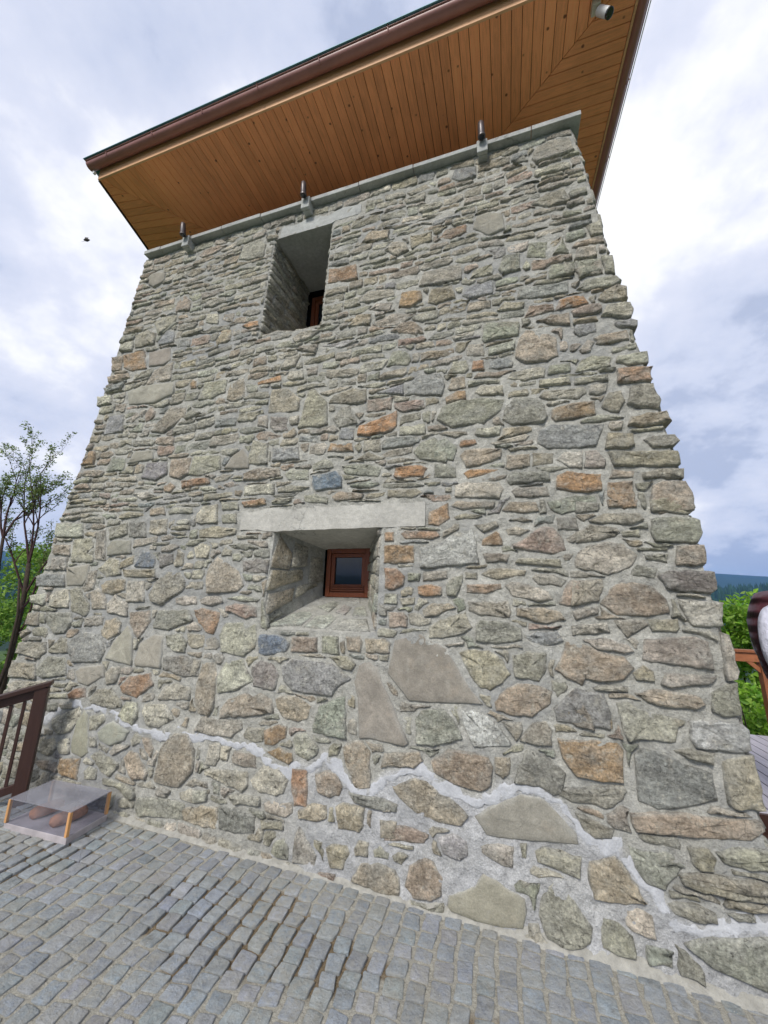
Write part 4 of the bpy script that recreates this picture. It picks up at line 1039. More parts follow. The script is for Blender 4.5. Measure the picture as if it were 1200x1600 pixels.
# lower opening
x0, x1, z0, z1 = OPL; dL = 0.60; yb = lambda z: wy(z)+dL
ib = (-1.66, -1.19, 1.655, 2.095)       # opening at the back
F = lambda x, z: (x, wy(z), z)
Bk = lambda x, z: (x, 3.345, z)
rl, frl = reveal('left_reveal', F(x0, z0), Bk(ib[0], ib[2]), Bk(ib[0], ib[3]), F(x0, z1))
rr, frr = reveal('right_reveal', Bk(ib[1], ib[2]), F(x1, z0), F(x1, z1), Bk(ib[1], ib[3]))
rs, frs = reveal('sill_slope', F(x0, z0), F(x1, z0), Bk(ib[1], ib[2]), Bk(ib[0], ib[2]))
rt, frt = reveal('soffit_slab', Bk(ib[0], ib[3]), Bk(ib[1], ib[3]), F(x1, z1), F(x0, z1), mat=LINT)
for po, c_, pr in (([(0.0, .60), (.30, .58), (.34, .78), (.10, .97), (.03, .80)], 't', .012), ([(.33, .60), (.62, .62), (.64, .93), (.36, .95)], 'g', .018), ([(-.02, .36), (.58, .42), (.56, .57), (.02, .57)], 't', .014),
               ([(.68, .30), (.97, .34), (.93, .92), (.70, .88)], 'g', .012), ([(.0, .12), (.42, .16), (.44, .33), (.03, .33)], 't', .014), ([(.46, .18), (.88, .26), (.80, .36), (.48, .33)], 'w', .012), ([(.02, -.0), (.30, .05), (.22, .12), (.03, .10)], 'g', .012)):
    f2 = lambda a, b, h: frl(a/0.60, b/0.75, h)
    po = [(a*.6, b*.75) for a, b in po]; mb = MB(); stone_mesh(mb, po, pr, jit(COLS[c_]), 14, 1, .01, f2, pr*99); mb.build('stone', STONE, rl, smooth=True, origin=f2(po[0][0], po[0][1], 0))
reveal_stones(lambda u, v_, h: frr(u, v_, h), 0.62, 0.62, (0.08, 0.14), 0.14, 0.3, rr, (0.012, .028))
for po, c_ in (([(.02, .05), (.32, .10), (.30, .40), (.16, .55), (.03, .40)], 'g'), ([(.36, .08), (.56, .06), (.60, .32), (.50, .45), (.36, .36)], 'w'), ([(.62, .05), (.95, .04), (.93, .34), (.64, .32)], 'w'),
               ([(.24, .62), (.46, .48), (.50, .78), (.34, .86)], 'w'), ([(.53, .50), (.68, .42), (.72, .66), (.58, .74)], 'g'), ([(.76, .42), (.94, .42), (.90, .70), (.77, .66)], 'g'), ([(.62, .80), (.84, .76), (.80, .95), (.60, .95)], 'g')):
    f2 = lambda a, b, h: frs(a/0.95, b/0.66, h)
    po = [(a*.95, b*.66) for a, b in po]; mb = MB(); cc_ = tuple(c*.35+.65*m_ for c, m_ in zip(COLS[c_], (.44, .44, .41)))
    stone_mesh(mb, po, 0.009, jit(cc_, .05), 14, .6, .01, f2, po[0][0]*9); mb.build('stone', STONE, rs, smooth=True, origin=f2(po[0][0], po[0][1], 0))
# lintel slab of the lower opening
lb = MB(); n = 26; ZL0, ZL1 = 2.17, 2.378
for j in range(2): pass
xa, xb_ = -2.20, -0.555
vs_ = []; fs_ = []
for i in range(n+1):
    x = xa+(xb_-xa)*i/n; zb_ = ZL0+0.012*nz(x*9, 1)+(0.018 if x < -2.0 else 0); zt = ZL1-0.010+0.035*nz(x*5, 5); 
    for (z, h) in ((zb_, -0.02), (zb_+.002, .017), (zb_+.10, .019+.006*nz(x*6, 9)), (zt-.004, .017), (zt, -.02)): vs_.append((x, wy(z)-h, z))
for i in range(n):
    for k in range(4): fs_.append((i*5+k, (i+1)*5+k, (i+1)*5+k+1, i*5+k+1))
lb.add(vs_, fs_); lb.add([vs_[k] for k in range(5)], [(4, 3, 2, 1, 0)]); lb.add([vs_[n*5+k] for k in range(5)], [(0, 1, 2, 3, 4)])
lb.build('lintel', LINT, wall, smooth=True).modifiers.new('es', 'EDGE_SPLIT').split_angle = R_(35)
# upper lintel: rough concrete over the opening
lb = MB(); vs_ = []; fs_ = []; n = 20; xa, xb_ = -2.28, -1.30
for i in range(n+1):
    x = xa+(xb_-xa)*i/n; zb_ = 5.618+(0.02 if x > -1.62 else 0)+0.004*nz(x*9, 1); zt = 5.79+0.06*nz(x*5, 5)
    for (z, h) in ((zb_, -0.02), (zb_+.002, .014), (zb_+.09, .016), (zt-.004, .014), (zt, -.02)): vs_.append((x, wy(z)-h, z))
for i in range(n):
    for k in range(4): fs_.append((i*5+k, (i+1)*5+k, (i+1)*5+k+1, i*5+k+1))
lb.add(vs_, fs_); lb.add([vs_[k] for k in range(5)], [(4, 3, 2, 1, 0)]); lb.add([vs_[n*5+k] for k in range(5)], [(0, 1, 2, 3, 4)])
lb.build('lintel', CONC, wall, smooth=True).modifiers.new('es', 'EDGE_SPLIT').split_angle = R_(35)
# lower window
def window(x0, x1, z0, z1, y, fw=0.045, louver=False, open_=False):
    w = MB()
    w.box(x0, x0+fw, y, y+.07, z0, z1); w.box(x1-fw, x1, y, y+.07, z0, z1); w.box(x0+fw, x1-fw, y, y+.07, z1-fw, z1); w.box(x0+fw, x1-fw, y, y+.07, z0, z0+fw)
    fr = w.build('window', REDW, tower, bevel=.004)
    s = MB(); a, b, c, d = x0+fw+.003, x1-fw-.003, z0+fw+.003, z1-fw-.003; q = fw*.85; bq = q*(2.0 if louver else 1)
    s.box(a, a+q, y+.012, y+.06, c, d); s.box(b-q, b, y+.012, y+.06, c, d); s.box(a+q, b-q, y+.012, y+.06, d-q, d); s.box(a+q, b-q, y+.012, y+.06, c, c+bq)
    if louver:
        for k in range(3): s.box(a+q*.2, b-q*.2, y-.004, y+.011, c+.010+k*.020, c+.019+k*.020)
    s.build('sash', REDW, fr, bevel=.003)
    g = MB(); g.box(a+q, b-q, y+.034, y+.040, c+bq, d-q); g.build('pane', GLASS, fr)
GLASS = m_plain('dark_glass', (0.012, 0.02, 0.026), 0.05, 0.6, 0, 0.1)
window(ib[0]+.035, ib[1]+.0, ib[2]-.005, ib[3]+.004, 3.315, 0.042, True)
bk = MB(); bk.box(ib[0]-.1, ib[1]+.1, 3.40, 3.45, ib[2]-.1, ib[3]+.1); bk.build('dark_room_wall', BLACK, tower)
# upper opening
x0, x1, z0, z1 = OPU; yU = 3.72; iu = (-2.33, -1.66, 4.40, 5.60)
F = lambda x, z: (x, wy(z), z); Bk = lambda x, z: (x, yU, z)
ul, ful = reveal('left_reveal', F(x0, z0), Bk(iu[0], iu[2]), Bk(iu[0], iu[3]), F(x0, z1))
ur, fur = reveal('right_reveal', Bk(iu[1], iu[2]), F(x1, z0), F(x1, z1), Bk(iu[1], iu[3]))
us, fus = reveal('sill_slope', F(x0, z0), F(x1, z0), Bk(iu[1], iu[2]), Bk(iu[0], iu[2]))
ut, fut = reveal('soffit_slab', Bk(iu[0], iu[3]), Bk(iu[1], iu[3]), F(x1, z1), F(x0, z1), mat=CONC)
reveal_stones(ful, 0.78, 1.33, (0.04, 0.11), 0.10, 0.42, ul, (0.012, .035)); reveal_stones(fur, 0.78, 1.33, (0.05, 0.10), 0.16, 0.4, ur, (0.015, .03))
window(iu[0]+.07, iu[1]-.03, iu[2]+.02, iu[3]-.12, yU-.02, 0.05)
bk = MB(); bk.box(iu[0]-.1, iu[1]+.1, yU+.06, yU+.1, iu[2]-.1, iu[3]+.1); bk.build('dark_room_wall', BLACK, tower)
for po in ([(0, .02), (.22, .0), (.40, .05), (.36, .3), (.05, .3)], [(.42, .02), (.70, .03), (.68, .28), (.42, .3)]):
    mb = MB(); f2 = lambda a, b, h: fus(a/0.72, b/0.8, h)
    stone_mesh(mb, po, .05, jit(COLS['g']), 14, 1, .01, f2, po[0][0]*7+2); mb.build('stone', STONE, us, smooth=True, origin=f2(po[0][0], po[0][1], 0))

# ---- ledge slabs around the wall top
jx = [-4.33, -4.06, -3.63, -3.1, -2.55, -1.94, -1.32, -0.72, -0.03, 0.42, 0.845]
for a, b in zip(jx[:-1], jx[1:]):
    l = MB(); l.box(a+.0035, b-.0035, 2.888+rnd.uniform(-.004, .004), 3.30, 5.958, 6.008+rnd.uniform(-.003, .003))
    l.build('ledge_slab', CONC, tower, bevel=.004)
y = 3.303
while y < 7.4:
    l = MB(); l.box(0.45, 0.845, y, min(y+.62, 7.7), 5.958, 6.006); l.build('ledge_slab', CONC, tower, bevel=.004)
    l = MB(); l.box(-4.47, -4.1, y, min(y+.62, 7.7), 5.958, 6.006); l.build('ledge_slab', CONC, tower, bevel=.004)
    y += .625
# upper storey set back behind the ledge
us_ = MB(); us_.box(-3.9, 0.35, 3.62, 7.2, 6.01, 6.74); us_.build('set_back_wall', m_wood('dark_boards', (0.16, 0.06, 0.02), (6, 6, .5), knots=False), tower)

# ---- roof
ZS = 6.724; FY = 2.42; FL = Vector((-4.682, 2.42)); FR = Vector((1.303, 2.42)); LD = Vector((-0.239, 0.883)).normalized(); RD = Vector((-0.035, 1.0)).normalized()
roof = MB()
BL = FL+LD*5.6; BR = FR+RD*5.4
zE = ZS+0.17; ap = [(-2.6, 5.2, zE+1.5), (-0.9, 5.2, zE+1.5)]
e_ = [(FL.x-.08, FL.y-.13, zE), (FR.x+.11, FR.y-.13, zE), (BR.x+.11, BR.y+.1, zE), (BL.x-.06, BL.y+.1, zE)]
roof.add(e_+ap, [(0, 1, 5, 4), (1, 2, 5), (2, 3, 4, 5), (3, 0, 4)])
e2 = [(x, y, z-.012) for x, y, z in e_]; roof.add(e_+e2, [(0, 4, 5, 1), (1, 5, 6, 2), (2, 6, 7, 3), (3, 7, 4, 0), (7, 6, 5, 4)])
roofo = roof.build('roof', TEAL, tower)
PW = 0.094; TH = 0.016
def yR(x): return FY+(FR.x-x)*0.833 if x < FR.x else FY
def yL(x): return FY+(x-FL.x)*1.11
bx_ = FR.x-0.01; YI = 3.62
def board(poly, mat):
    m = MB(); m.prism(poly, ZS, ZS+TH); cx = sum(p[0] for p in poly)/len(poly); cy = sum(p[1] for p in poly)/len(poly)
    m.build('soffit_board', mat, roofo, origin=(cx, cy, ZS), bevel=.003)
nb = int((FR.x-FL.x)/PW)+1; G = 0.0022
for k in range(nb):
    a = FL.x+k*(FR.x-FL.x)/nb+G; b = FL.x+(k+1)*(FR.x-FL.x)/nb-G
    ya = min(YI, yR(a), yL(a))-.003; yb_ = min(YI, yR(b), yL(b))-.003
    po = [(a, FY), (b, FY)]
    if yb_ > FY+.01: po.append((b, yb_))
    if ya > FY+.01: po.append((a, ya))
    if len(po) > 2: board(po, PINE_Y)
# right side boards (run along X)
y = FY
while y < 6.9:
    y0_, y1_ = y+G, y+PW-G
    def xin(yy): return max(-0.14, FR.x-(yy-FY)/0.833)
    xo = lambda yy: FR.x+RD.x/RD.y*(yy-FY)
    po = [(xin(y0_)+.003, y0_), (xo(y0_), y0_), (xo(y1_), y1_), (xin(y1_)+.003, y1_)]
    if y0_-FY < .02: po = [(xo(y1_)-.02, y0_), (xo(y0_), y0_), (xo(y1_), y1_), (xin(y1_)+.003, y1_)]
    board(po, PINE_X); y += PW
# left side boards, slightly fanned
LB = Vector((0.99, 0.15)).normalized(); s = 0.0
def cross2(p, d, q, e):
    den = d.x*e.y-d.y*e.x; t = ((q.x-p.x)*e.y-(q.y-p.y)*e.x)/den; return p+d*t
ML = Vector((0.80, 0.89)).normalized()
while s < 4.6:
    a = FL+LD*(s+G); b = FL+LD*(s+PW-G)
    def inn(p):
        q = cross2(p, LB, FL, ML)
        if q.y > YI or (q-FL).dot(ML) < 0: q = cross2(p, LB, Vector((-3.6, 0)), Vector((0, 1)))
        return q
    ia, ib_ = inn(a), inn(b)
    if (ia-a).dot(LB) > 0.0: board([tuple(a), tuple(ia-LB*.004), tuple(ib_-LB*.004), tuple(b)], PINE_X)
    s += PW
bkm = MB(); bkm.prism([tuple(FL+Vector((.01, .01))), tuple(FR+Vector((-.01, .01))), tuple(BR), tuple(BL)], ZS+TH+.002, ZS+TH+.01); bkm.build('soffit_backing', BLACK, roofo)
# fascias
f = MB(); f.box(FL.x-.01, FR.x+.03, FY-.024, FY-.002, ZS-.012, ZS+.155); f.build('fascia_board', PINE_L, roofo, bevel=.003)
M = Matrix.Translation((FR.x, FR.y, 0)) @ Matrix.Rotation(math.atan2(-RD.x, RD.y), 4, 'Z')
f = MB(); f.box(.002, .022, 0, 5.3, ZS-.010, ZS+.155, M=M); f.build('fascia_board', PINE_L, roofo)
M2 = Matrix.Translation((FL.x, FL.y, 0)) @ Matrix.Rotation(math.atan2(-LD.x, LD.y), 4, 'Z')
f = MB(); f.box(-.024, -.002, 0, 5.5, ZS-.012, ZS+.155, M=M2); f.build('fascia_board', DARKW, roofo)
# gutters
def gutter(M, L_, r=0.058):
    g = MB(); vs_ = []; fs_ = []; n = 12; segs = 8
    for s in range(segs+1):
        for k in range(n+1):
            a = math.pi*k/n
            for rr_ in (r, r-.004): vs_.append(M @ Vector((L_*s/segs, -math.cos(a)*rr_, -math.sin(a)*rr_)))
    st = 2*(n+1)
    for s in range(segs):
        for k in range(n):
            o = s*st+2*k; fs_ += [(o, o+2, o+st+2, o+st), (o+1, o+st+1, o+st+3, o+3)]
        fs_ += [(s*st, s*st+st, s*st+st+1, s*st+1)]
    g.add(vs_, fs_)
    # rolled front bead and end caps
    g.tube([M @ Vector((0, -r-.004, .002)), M @ Vector((L_, -r-.004, .002))], .007, 8)
    for s_ in (0, L_):
        c = [M @ Vector((s_, -math.cos(math.pi*k/n)*r, -math.sin(math.pi*k/n)*r)) for k in range(n+1)]
        g.add(c, [tuple(range(n+1)) if s_ else tuple(reversed(range(n+1)))])
    go = g.build('gutter', GUT, tower, smooth=True)
    m = go.modifiers.new('es', 'EDGE_SPLIT'); m.split_angle = R_(50)
    k = .35
    while k < L_:
        b_ = MB(); a_ = [M @ Vector((k, -math.cos(math.pi*q/10)*(r+.003), -math.sin(math.pi*q/10)*(r+.003))) for q in range(11)]
        b_.tube([M @ Vector((k, -r-.016, .012))]+a_[:4], .006, 6); b_.build('gutter_bracket', GUT, go); k += .72
    return go
zg = ZS+.150
g1 = gutter(Matrix.Translation((-4.775, FY-.088, zg)), 6.19)
Mg = Matrix.Translation((FR.x+.096, FR.y-.16, zg)) @ Matrix.Rotation(R_(90)+math.atan2(-RD.x, RD.y), 4, 'Z')
g2 = gutter(Mg, 5.4)
te = MB(); te.box(-4.79, 1.42, FY-.172, FY-.150, zg+.014, zg+.022); te.build('drip_edge', TEAL, roofo)
te = MB(); te.box(.168, .176, -.2, 5.2, zg+.004, zg+.012, M=M); te.build('drip_edge', WPLAS, roofo)
cp = MB(); cp.tube([(-4.715, FY-.05, ZS+.055), (-4.715, FY-.075, ZS+.05)], [.02, .017], 10); cp.build('white_stub', WPLAS, roofo)  # short white stub put in for a small white spot at the gutter end

# ------------------------------------------------------------------ spotlights on the ledge
for k, (x, where) in enumerate(((-3.60, 'nearest the left corner of the tower'), (-1.935, 'above the upper window opening'), (-0.03, 'nearest the right corner of the tower'))):
    t = thing('wall_spotlight', 'dark steel spotlight on the tower ledge, '+where, 'lamp', (x, 2.85, 5.80), 'spotlights along the ledge')
    b = MB(); b.box(x-.05, x+.05, 2.848, 2.885, 5.83, 5.980); b.box(x-.045, x+.045, 2.886, 2.985, 5.83, 5.955); b.build('concrete_block', CONC, t, bevel=.006)
    ax = Vector((rnd.uniform(-.05, .05), -.12, 1)).normalized(); c0 = Vector((x, 2.806, 5.945))
    c = MB(); c.tube([c0, c0+ax*.01, c0+ax*.10, c0+ax*.15, c0+ax*.165], [.028, .031, .031, .028, .018], 16); c.build('lamp_housing', STEEL, t, smooth=True).modifiers.new('e', 'EDGE_SPLIT').split_angle = R_(40)
    c = MB(); c.tube([c0-ax*.002, c0+ax*.012], [.036, .036], 16); c.build('bezel', STEEL, t)
    c = MB(); c.tube([c0-ax*.006, c0-ax*.003], [.024, .024], 16); c.build('lens', LENS, t)
    c = MB(); c.box(x-.012, x+.012, 2.82, 2.846, 5.955, 5.978); c.build('arm', STEEL, t)
# security camera under the soffit
t = thing('security_camera', 'white bullet security camera hanging under the wooden soffit near the right corner', 'camera', (0.978, 2.60, ZS))
b = MB(); b.box(.935, 1.0, 2.56, 2.64, ZS-.07, ZS-.001); b.build('junction_box', BEIGE, t, bevel=.006)
b = MB(); b.tube([(.985, 2.60, ZS-.06), (1.0, 2.60, ZS-.10), (1.01, 2.60, ZS-.125)], .014, 8); b.build('arm', BEIGE, t, smooth=True)
ax = Vector((.52, -.12, -.85)).normalized(); c0 = Vector((.985, 2.60, ZS-.085))
b = MB(); b.tube([c0, c0+ax*.012, c0+ax*.125], [.03, .036, .037], 20); b.build('housing', WPLAS, t, smooth=True).modifiers.new('e', 'EDGE_SPLIT').split_angle = R_(40)
b = MB(); b.tube([c0+ax*.1255, c0+ax*.14, c0+ax*.142], [.0385, .0385, .034], 20); b.build('lens_shade', LENS, t)

# ------------------------------------------------------------------ paving
def zg_(x, y=0): return -0.095-0.022*min(max(x, -5), 3)+0.006*nz(x*.8, y*.8, 3)
PX0, PX1, PY0 = -4.0, 3.2, -3.0
def fillv(x, y):
    a = nz(x*1.1+3, y*1.1, 11)+0.5*nz(x*3, y*3, 12)+0.35*nz(x*9, y*9, 13)
    near = max(0, 1-abs(y-(2.05-0.05*x))/0.45)*0.30+ (0.18 if -2.6 < x < 0.5 and 1.1 < y < 2.2 else 0)
    return a-0.12+near           # >0.25: washed out, brown joints
pv = MB(); st = 0.03; nx = int((PX1-PX0)/st); ny = int((3.1-0.0)/st)
for j in range(ny+1):
    for i in range(nx+1):
        x, y = PX0+i*st, j*st; fv = fillv(x, y); k = max(0, min(1, (fv-.34)/.15)) if y < 2.42 else 0
        xx = x
        lim = -4.0
        z = zg_(x, y)+0.0045-0.008*k+0.005*nz(x*20, y*20, 6)
        pv.v.append((xx, y, z)); a, b = (0.36, 0.345, 0.295), (0.20, 0.155, 0.10)
        pv.c.append(tuple(p*(1-k)+q*k for p, q in zip(a, b)))
for j in range(ny):
    for i in range(nx): 
        o = j*(nx+1)+i; pv.f.append((o, o+1, o+nx+2, o+nx+1)); pv.m.append(0)
pv.add([(PX0, PY0, zg_(PX0)-.01), (PX1, PY0, zg_(PX1)-.01), (PX1, 0, zg_(PX1)-.01), (PX0, 0, zg_(PX0)-.01)], [(0, 1, 2, 3)], (0.25, 0.25, 0.24))
for (a, b) in (((PX0, PY0), (PX0, 3.09)), ((PX1, PY0), (PX1, 3.09)), ((PX0, 3.09), (PX1, 3.09))):
    pv.add([(*a, zg_(a[0])-.02), (*b, zg_(b[0])-.02), (*b, -2.2), (*a, -2.2)], [(0, 1, 2, 3)], (0.25, 0.25, 0.24))
paving = pv.build('paving', JOINT, None, smooth=True, kind='structure')
def cobble(mb, cx, cy, w, d, ang, hgt, tint, seed):
    n = 3; g = []; pts = []
    ca, sa = math.cos(ang), math.sin(ang)
    def P(u, v_, z): 
        u += 0.06*w*nz(v_*40, seed, 1)*1.2; v_ += 0.06*d*nz(u*40, seed, 2)*1.2
        return (cx+u*ca-v_*sa, cy+u*sa+v_*ca, z)
    z0 = zg_(cx, cy); tx, ty_ = nz(seed, 3)*0.04, nz(seed, 5)*0.04
    w2, d2 = w/2, d/2; K = [(rnd.uniform(-.007, .004), rnd.uniform(-.007, .004)) for _ in range(4)]
    def ring(s):
        a, b = w2*s, d2*s; k = 0.16*min(a, b); co = []
        for q, (sx, sy) in enumerate(((-1, -1), (1, -1), (1, 1), (-1, 1))):
            co.append(Vector((sx*(a+K[q][0]), sy*(b+K[q][1]))))
        o = []
        for q in range(4):
            p0, p1, p2 = co[q-1], co[q], co[(q+1) % 4]
            o += [p1+(p0-p1).normalized()*k, p1+(p2-p1).normalized()*k, (p1+p2)/2]
        return o
    vs_ = []
    for s, z in ((1.0, -0.05), (1.0, hgt-.0035), (0.975, hgt-.0005), (0.88, hgt)):
        for q in ring(s): vs_.append(P(q.x, q.y, z0+z+(q.x*tx+q.y*ty_)+(0.003*nz(q.x*50, q.y*50, seed) if z > 0 else 0)))
    vs_.append(P(0, 0, z0+hgt+.002)); fs_ = []
    for r in range(3):
        for k in range(12): fs_.append((r*12+k, r*12+(k+1) % 12, (r+1)*12+(k+1) % 12, (r+1)*12+k))
    for k in range(12): fs_.append((36+k, 36+(k+1) % 12, 48))
    mb.add(vs_, fs_, tint)
cand = []; pit = 0.101
CT = [(0.25, 0.286, 0.325), (0.275, 0.304, 0.335), (0.235, 0.270, 0.312), (0.295, 0.318, 0.335), (0.26, 0.291, 0.322)]
def lx(u, y): return u+0.06*math.sin(y*1.9+.4)+0.05*nz(u*.5, y*.7, 22)+0.012*nz(u*3, y*4, 23)
u = PX0+.06
while u < 1.5:
    wu = pit*rnd.uniform(.92, 1.08); y = 2.66+rnd.uniform(-.03, 0)
    while y > -0.6:
        w_ = pit*rnd.choice((rnd.uniform(.82, 1.02), rnd.uniform(.95, 1.15)))
        yy = y-w_/2+0.04*math.sin(u*0.9+0.5)-.03+0.03*nz(u*.6, y*.6, 21); xx = lx(u+wu/2, yy)
        ang = math.atan2(lx(u, yy-.05)-lx(u, yy+.05), .1)+rnd.uniform(-.09, .09)
        cand.append((xx, yy, wu-.011-rnd.uniform(0, .009), w_-.006-rnd.uniform(0, .006), ang)); y -= w_
    u += wu
Rinv = rot.transposed()
def pix(x, y, z):
    v_ = Rinv @ Vector((x, y, z-1.6)); 
    if v_.z > -0.2: return None
    return 600+v_.x/-v_.z*595, 800-v_.y/-v_.z*595
def vis(c_):
    p = pix(c_[0], c_[1], -.1)
    return p is not None and -25 < p[0] < 1225 and p[1] < 1640
inview = sorted([c_ for c_ in cand if vis(c_)], key=lambda c_: c_[0]**2+c_[1]**2); rest = [c_ for c_ in cand if not vis(c_)]
cs = MB()
for k, c_ in enumerate(inview+rest):
    fv = fillv(c_[0], c_[1]); hgt = 0.008+rnd.uniform(0, .005); tint = jit(tuple(c*1.13 for c in rnd.choice(CT)), .09)
    if k < 300:
        mb = MB(); cobble(mb, *c_, hgt, tint, k*3.1); mb.build('cobble', COB, paving, smooth=True, origin=(c_[0], c_[1], zg_(c_[0])))
    else: cobble(cs, *c_, hgt, tint, k*3.1)
cs.build('cobbles', COB, paving, smooth=True, kind='stuff')
# sandy mortar fillet where the wall meets the paving
fm = MB(); vs_ = []; n = 260
for i in range(n+1):
    x = -4.0+i*(5.25)/n; z = zg_(x, 2.6); e = 0.02*nz(x*5, 1)+.012*nz(x*17, 2)
    big_ = max(0, min(1, (x+1.2)/1.2))
    ww = 0.052+e+0.03*big_*max(0, x*.5); hg = 0.05+e+.05*big_
    ww *= .55
    for (dy, dz) in ((ww+.03, -.012), (ww, .012), (ww*.45, .022), (.0, hg*.55), (-.03, hg)):
        vs_.append((x, wy(z)-.012-dy, z+dz+.003*nz(x*30, dy*50, 3)))
fm.add(vs_, [(i*5+k, (i+1)*5+k, (i+1)*5+k+1, i*5+k+1) for i in range(n) for k in range(4)])
SAND = m_plain('sandy_mortar', (0.37, 0.36, 0.32), .95, .1, 0, .22, 22, .02)
fm.build('mortar_fillet', SAND, wall, smooth=True)

# ------------------------------------------------------------------ display case with two loaves
t = thing('display_case', 'low glass display case with light wooden corner posts standing on the cobbles by the railing', 'display case', (-3.2, 2.36, 0))
A = Vector((-2.875, 2.222)); Bq = Vector((-3.462, 2.197)); Cq = Vector((-2.908, 2.530)); Dq = Bq+(Cq-A)
zb = -0.022
def shr(p, k, c=(A+Dq)/2): return c+(p-c)*k
b = MB(); b.prism([tuple(Bq), tuple(A), tuple(Cq), tuple(Dq)], zb, zb+.045); b.build('base_slab', m_plain('case_base', (0.42, 0.385, 0.39), .85, .2, 0, .2, 9, .006), t, bevel=.004)
for p in (A, Bq, Cq, Dq):
    q = shr(p, .965); b = MB(); b.box(q.x-.010, q.x+.010, q.y-.010, q.y+.010, zb+.046, .168); b.build('corner_post', POSTW, t, bevel=.002)
FILM = bpy.data.materials.new('dusty_glass'); FILM.use_nodes = True; ft = FILM.node_tree; pb = ft.nodes['Principled BSDF']
pb.inputs['Base Color'].default_value = (0.42, 0.42, 0.46, 1); pb.inputs['Roughness'].default_value = 0.12
tr = nd(ft, 'ShaderNodeBsdfTransparent'); tr.inputs[0].default_value = (.86, .87, .9, 1); ms = nd(ft, 'ShaderNodeMixShader')
nn = nd(ft, 'ShaderNodeTexNoise'); nn.inputs['Scale'].default_value = 6; mr = nd(ft, 'ShaderNodeMapRange'); mr.inputs[1].default_value = .3; mr.inputs[2].default_value = .7; mr.inputs[3].default_value = .04; mr.inputs[4].default_value = .14
gp = nd(ft, 'ShaderNodeNewGeometry'); ft.links.new(gp.outputs['Position'], nn.inputs['Vector']); ft.links.new(nn.outputs[0], mr.inputs[0]); ft.links.new(mr.outputs[0], ms.inputs[0])
ft.links.new(tr.outputs[0], ms.inputs[1]); ft.links.new(pb.outputs[0], ms.inputs[2]); ft.links.new(ms.outputs[0], ft.nodes['Material Output'].inputs['Surface'])
FILM2 = FILM.copy(); FILM2.name = 'dusty_glass_top'
for n_ in FILM2.node_tree.nodes:
    if n_.type == 'MAP_RANGE': n_.inputs[3].default_value = .34; n_.inputs[4].default_value = .52
b = MB(); b.prism([tuple(Bq), tuple(A), tuple(Cq), tuple(Dq)], .1685, .1735); b.build('glass_top', FILM2, t)
for p, q in ((Bq, A), (A, Cq), (Cq, Dq), (Dq, Bq)):
    p2, q2 = shr(p, .985), shr(q, .985); dn = (q2-p2).normalized(); nn_ = Vector((dn.y, -dn.x))*.003
    b = MB(); b.prism([tuple(p2+dn*.004), tuple(q2-dn*.004), tuple(q2-dn*.004+nn_), tuple(p2+dn*.004+nn_)], zb+.047, .1675); b.build('glass_side', FILM, t)
LOAF = m_plain('weathered_clay', (0.50, 0.25, 0.15), .9, .15, 0, .3, 14, .01)
for k, (c0, c1, lab_) in enumerate((((-3.34, 2.27), (-3.31, 2.49), 'brown loaf-shaped stone on the left inside the glass case'), ((-3.10, 2.25), (-3.06, 2.49), 'brown loaf-shaped stone on the right inside the glass case'))):
    m = MB(); vs_ = []; fs_ = []; c0 = Vector((*c0, 0)); c1 = Vector((*c1, 0)); d = (c1-c0).normalized(); s_ = Vector((-d.y, d.x, 0)); n = 12; ns = 12
    for i in range(n+1):
        u = i/n; rr_ = 0.052*(1-abs(2*u-1)**4.5)**.5*(1+.08*nz(u*5, k*3, 1))
        for q in range(ns):
            a = 2*math.pi*q/ns; p = c0.lerp(c1, u)+s_*(math.cos(a)*rr_*1.05)+Vector((0, 0, max(-.028, math.sin(a)*rr_*.8)+zb+.046+.028)); vs_.append(p+Vector((nz(p.x*30, p.y*30, k), 0, abs(nz(p.y*30, a, k))))*.003)
    fs_ = [(i*ns+q, i*ns+(q+1) % ns, (i+1)*ns+(q+1) % ns, (i+1)*ns+q) for i in range(n) for q in range(ns)]
    m.add(vs_, fs_); o = m.build('loaf', LOAF, None, smooth=True, origin=(c0.x, c0.y, zb+.045), label=lab_, category='loaf', group='loaf shapes in the display case')

# ------------------------------------------------------------------ left railing (descending steps towards the left front)
t = thing('left_railing', 'dark brown wooden railing with square balusters beside the left corner of the tower', 'railing', (-3.73, 2.42, 0))
P0 = Vector((-3.725, 2.43, 0.0)); dr = Vector((-.66, -.70, -.27)); dr.normalize(); drh = Vector((dr.x, dr.y, 0)).normalized(); Mr = Matrix.Rotation(math.atan2(drh.y, drh.x), 4, 'Z')
def lean(p, w_, d_, z0_, z1_, nm, mat=DARKW):
    m = MB(); M_ = Matrix.Translation(p) @ Mr; m.box(-w_/2, w_/2, -d_/2, d_/2, z0_, z1_, M=M_); return m.build(nm, mat, t, bevel=.003)
def sbar(z, h_, w_, nm, ext=.06):
    m = MB(); a = P0-dr*ext; b = P0+dr*1.7; up = Vector((0, 0, 1)); sd_ = Vector((-drh.y, drh.x, 0))
    vs_ = []
    for e in (a, b):
        for (s1, s2) in ((-1, 0), (1, 0), (1, 1), (-1, 1)): vs_.append(e+sd_*(s1*w_/2)+up*(z+s2*h_))
    m.add(vs_, [(0, 1, 2, 3), (7, 6, 5, 4), (0, 4, 5, 1), (1, 5, 6, 2), (2, 6, 7, 3), (3, 7, 4, 0)]); return m.build(nm, mat_, t, bevel=.004)
mat_ = DARKW
lean(P0, .085, .085, -.25, .845, 'post'); lean(P0+drh*1.5, .085, .085, -1.0, .40, 'post')
sbar(.845, .035, .10, 'handrail'); sbar(.775, .07, .035, 'top_rail', 0); sbar(.10, .06, .035, 'bottom_rail', 0)
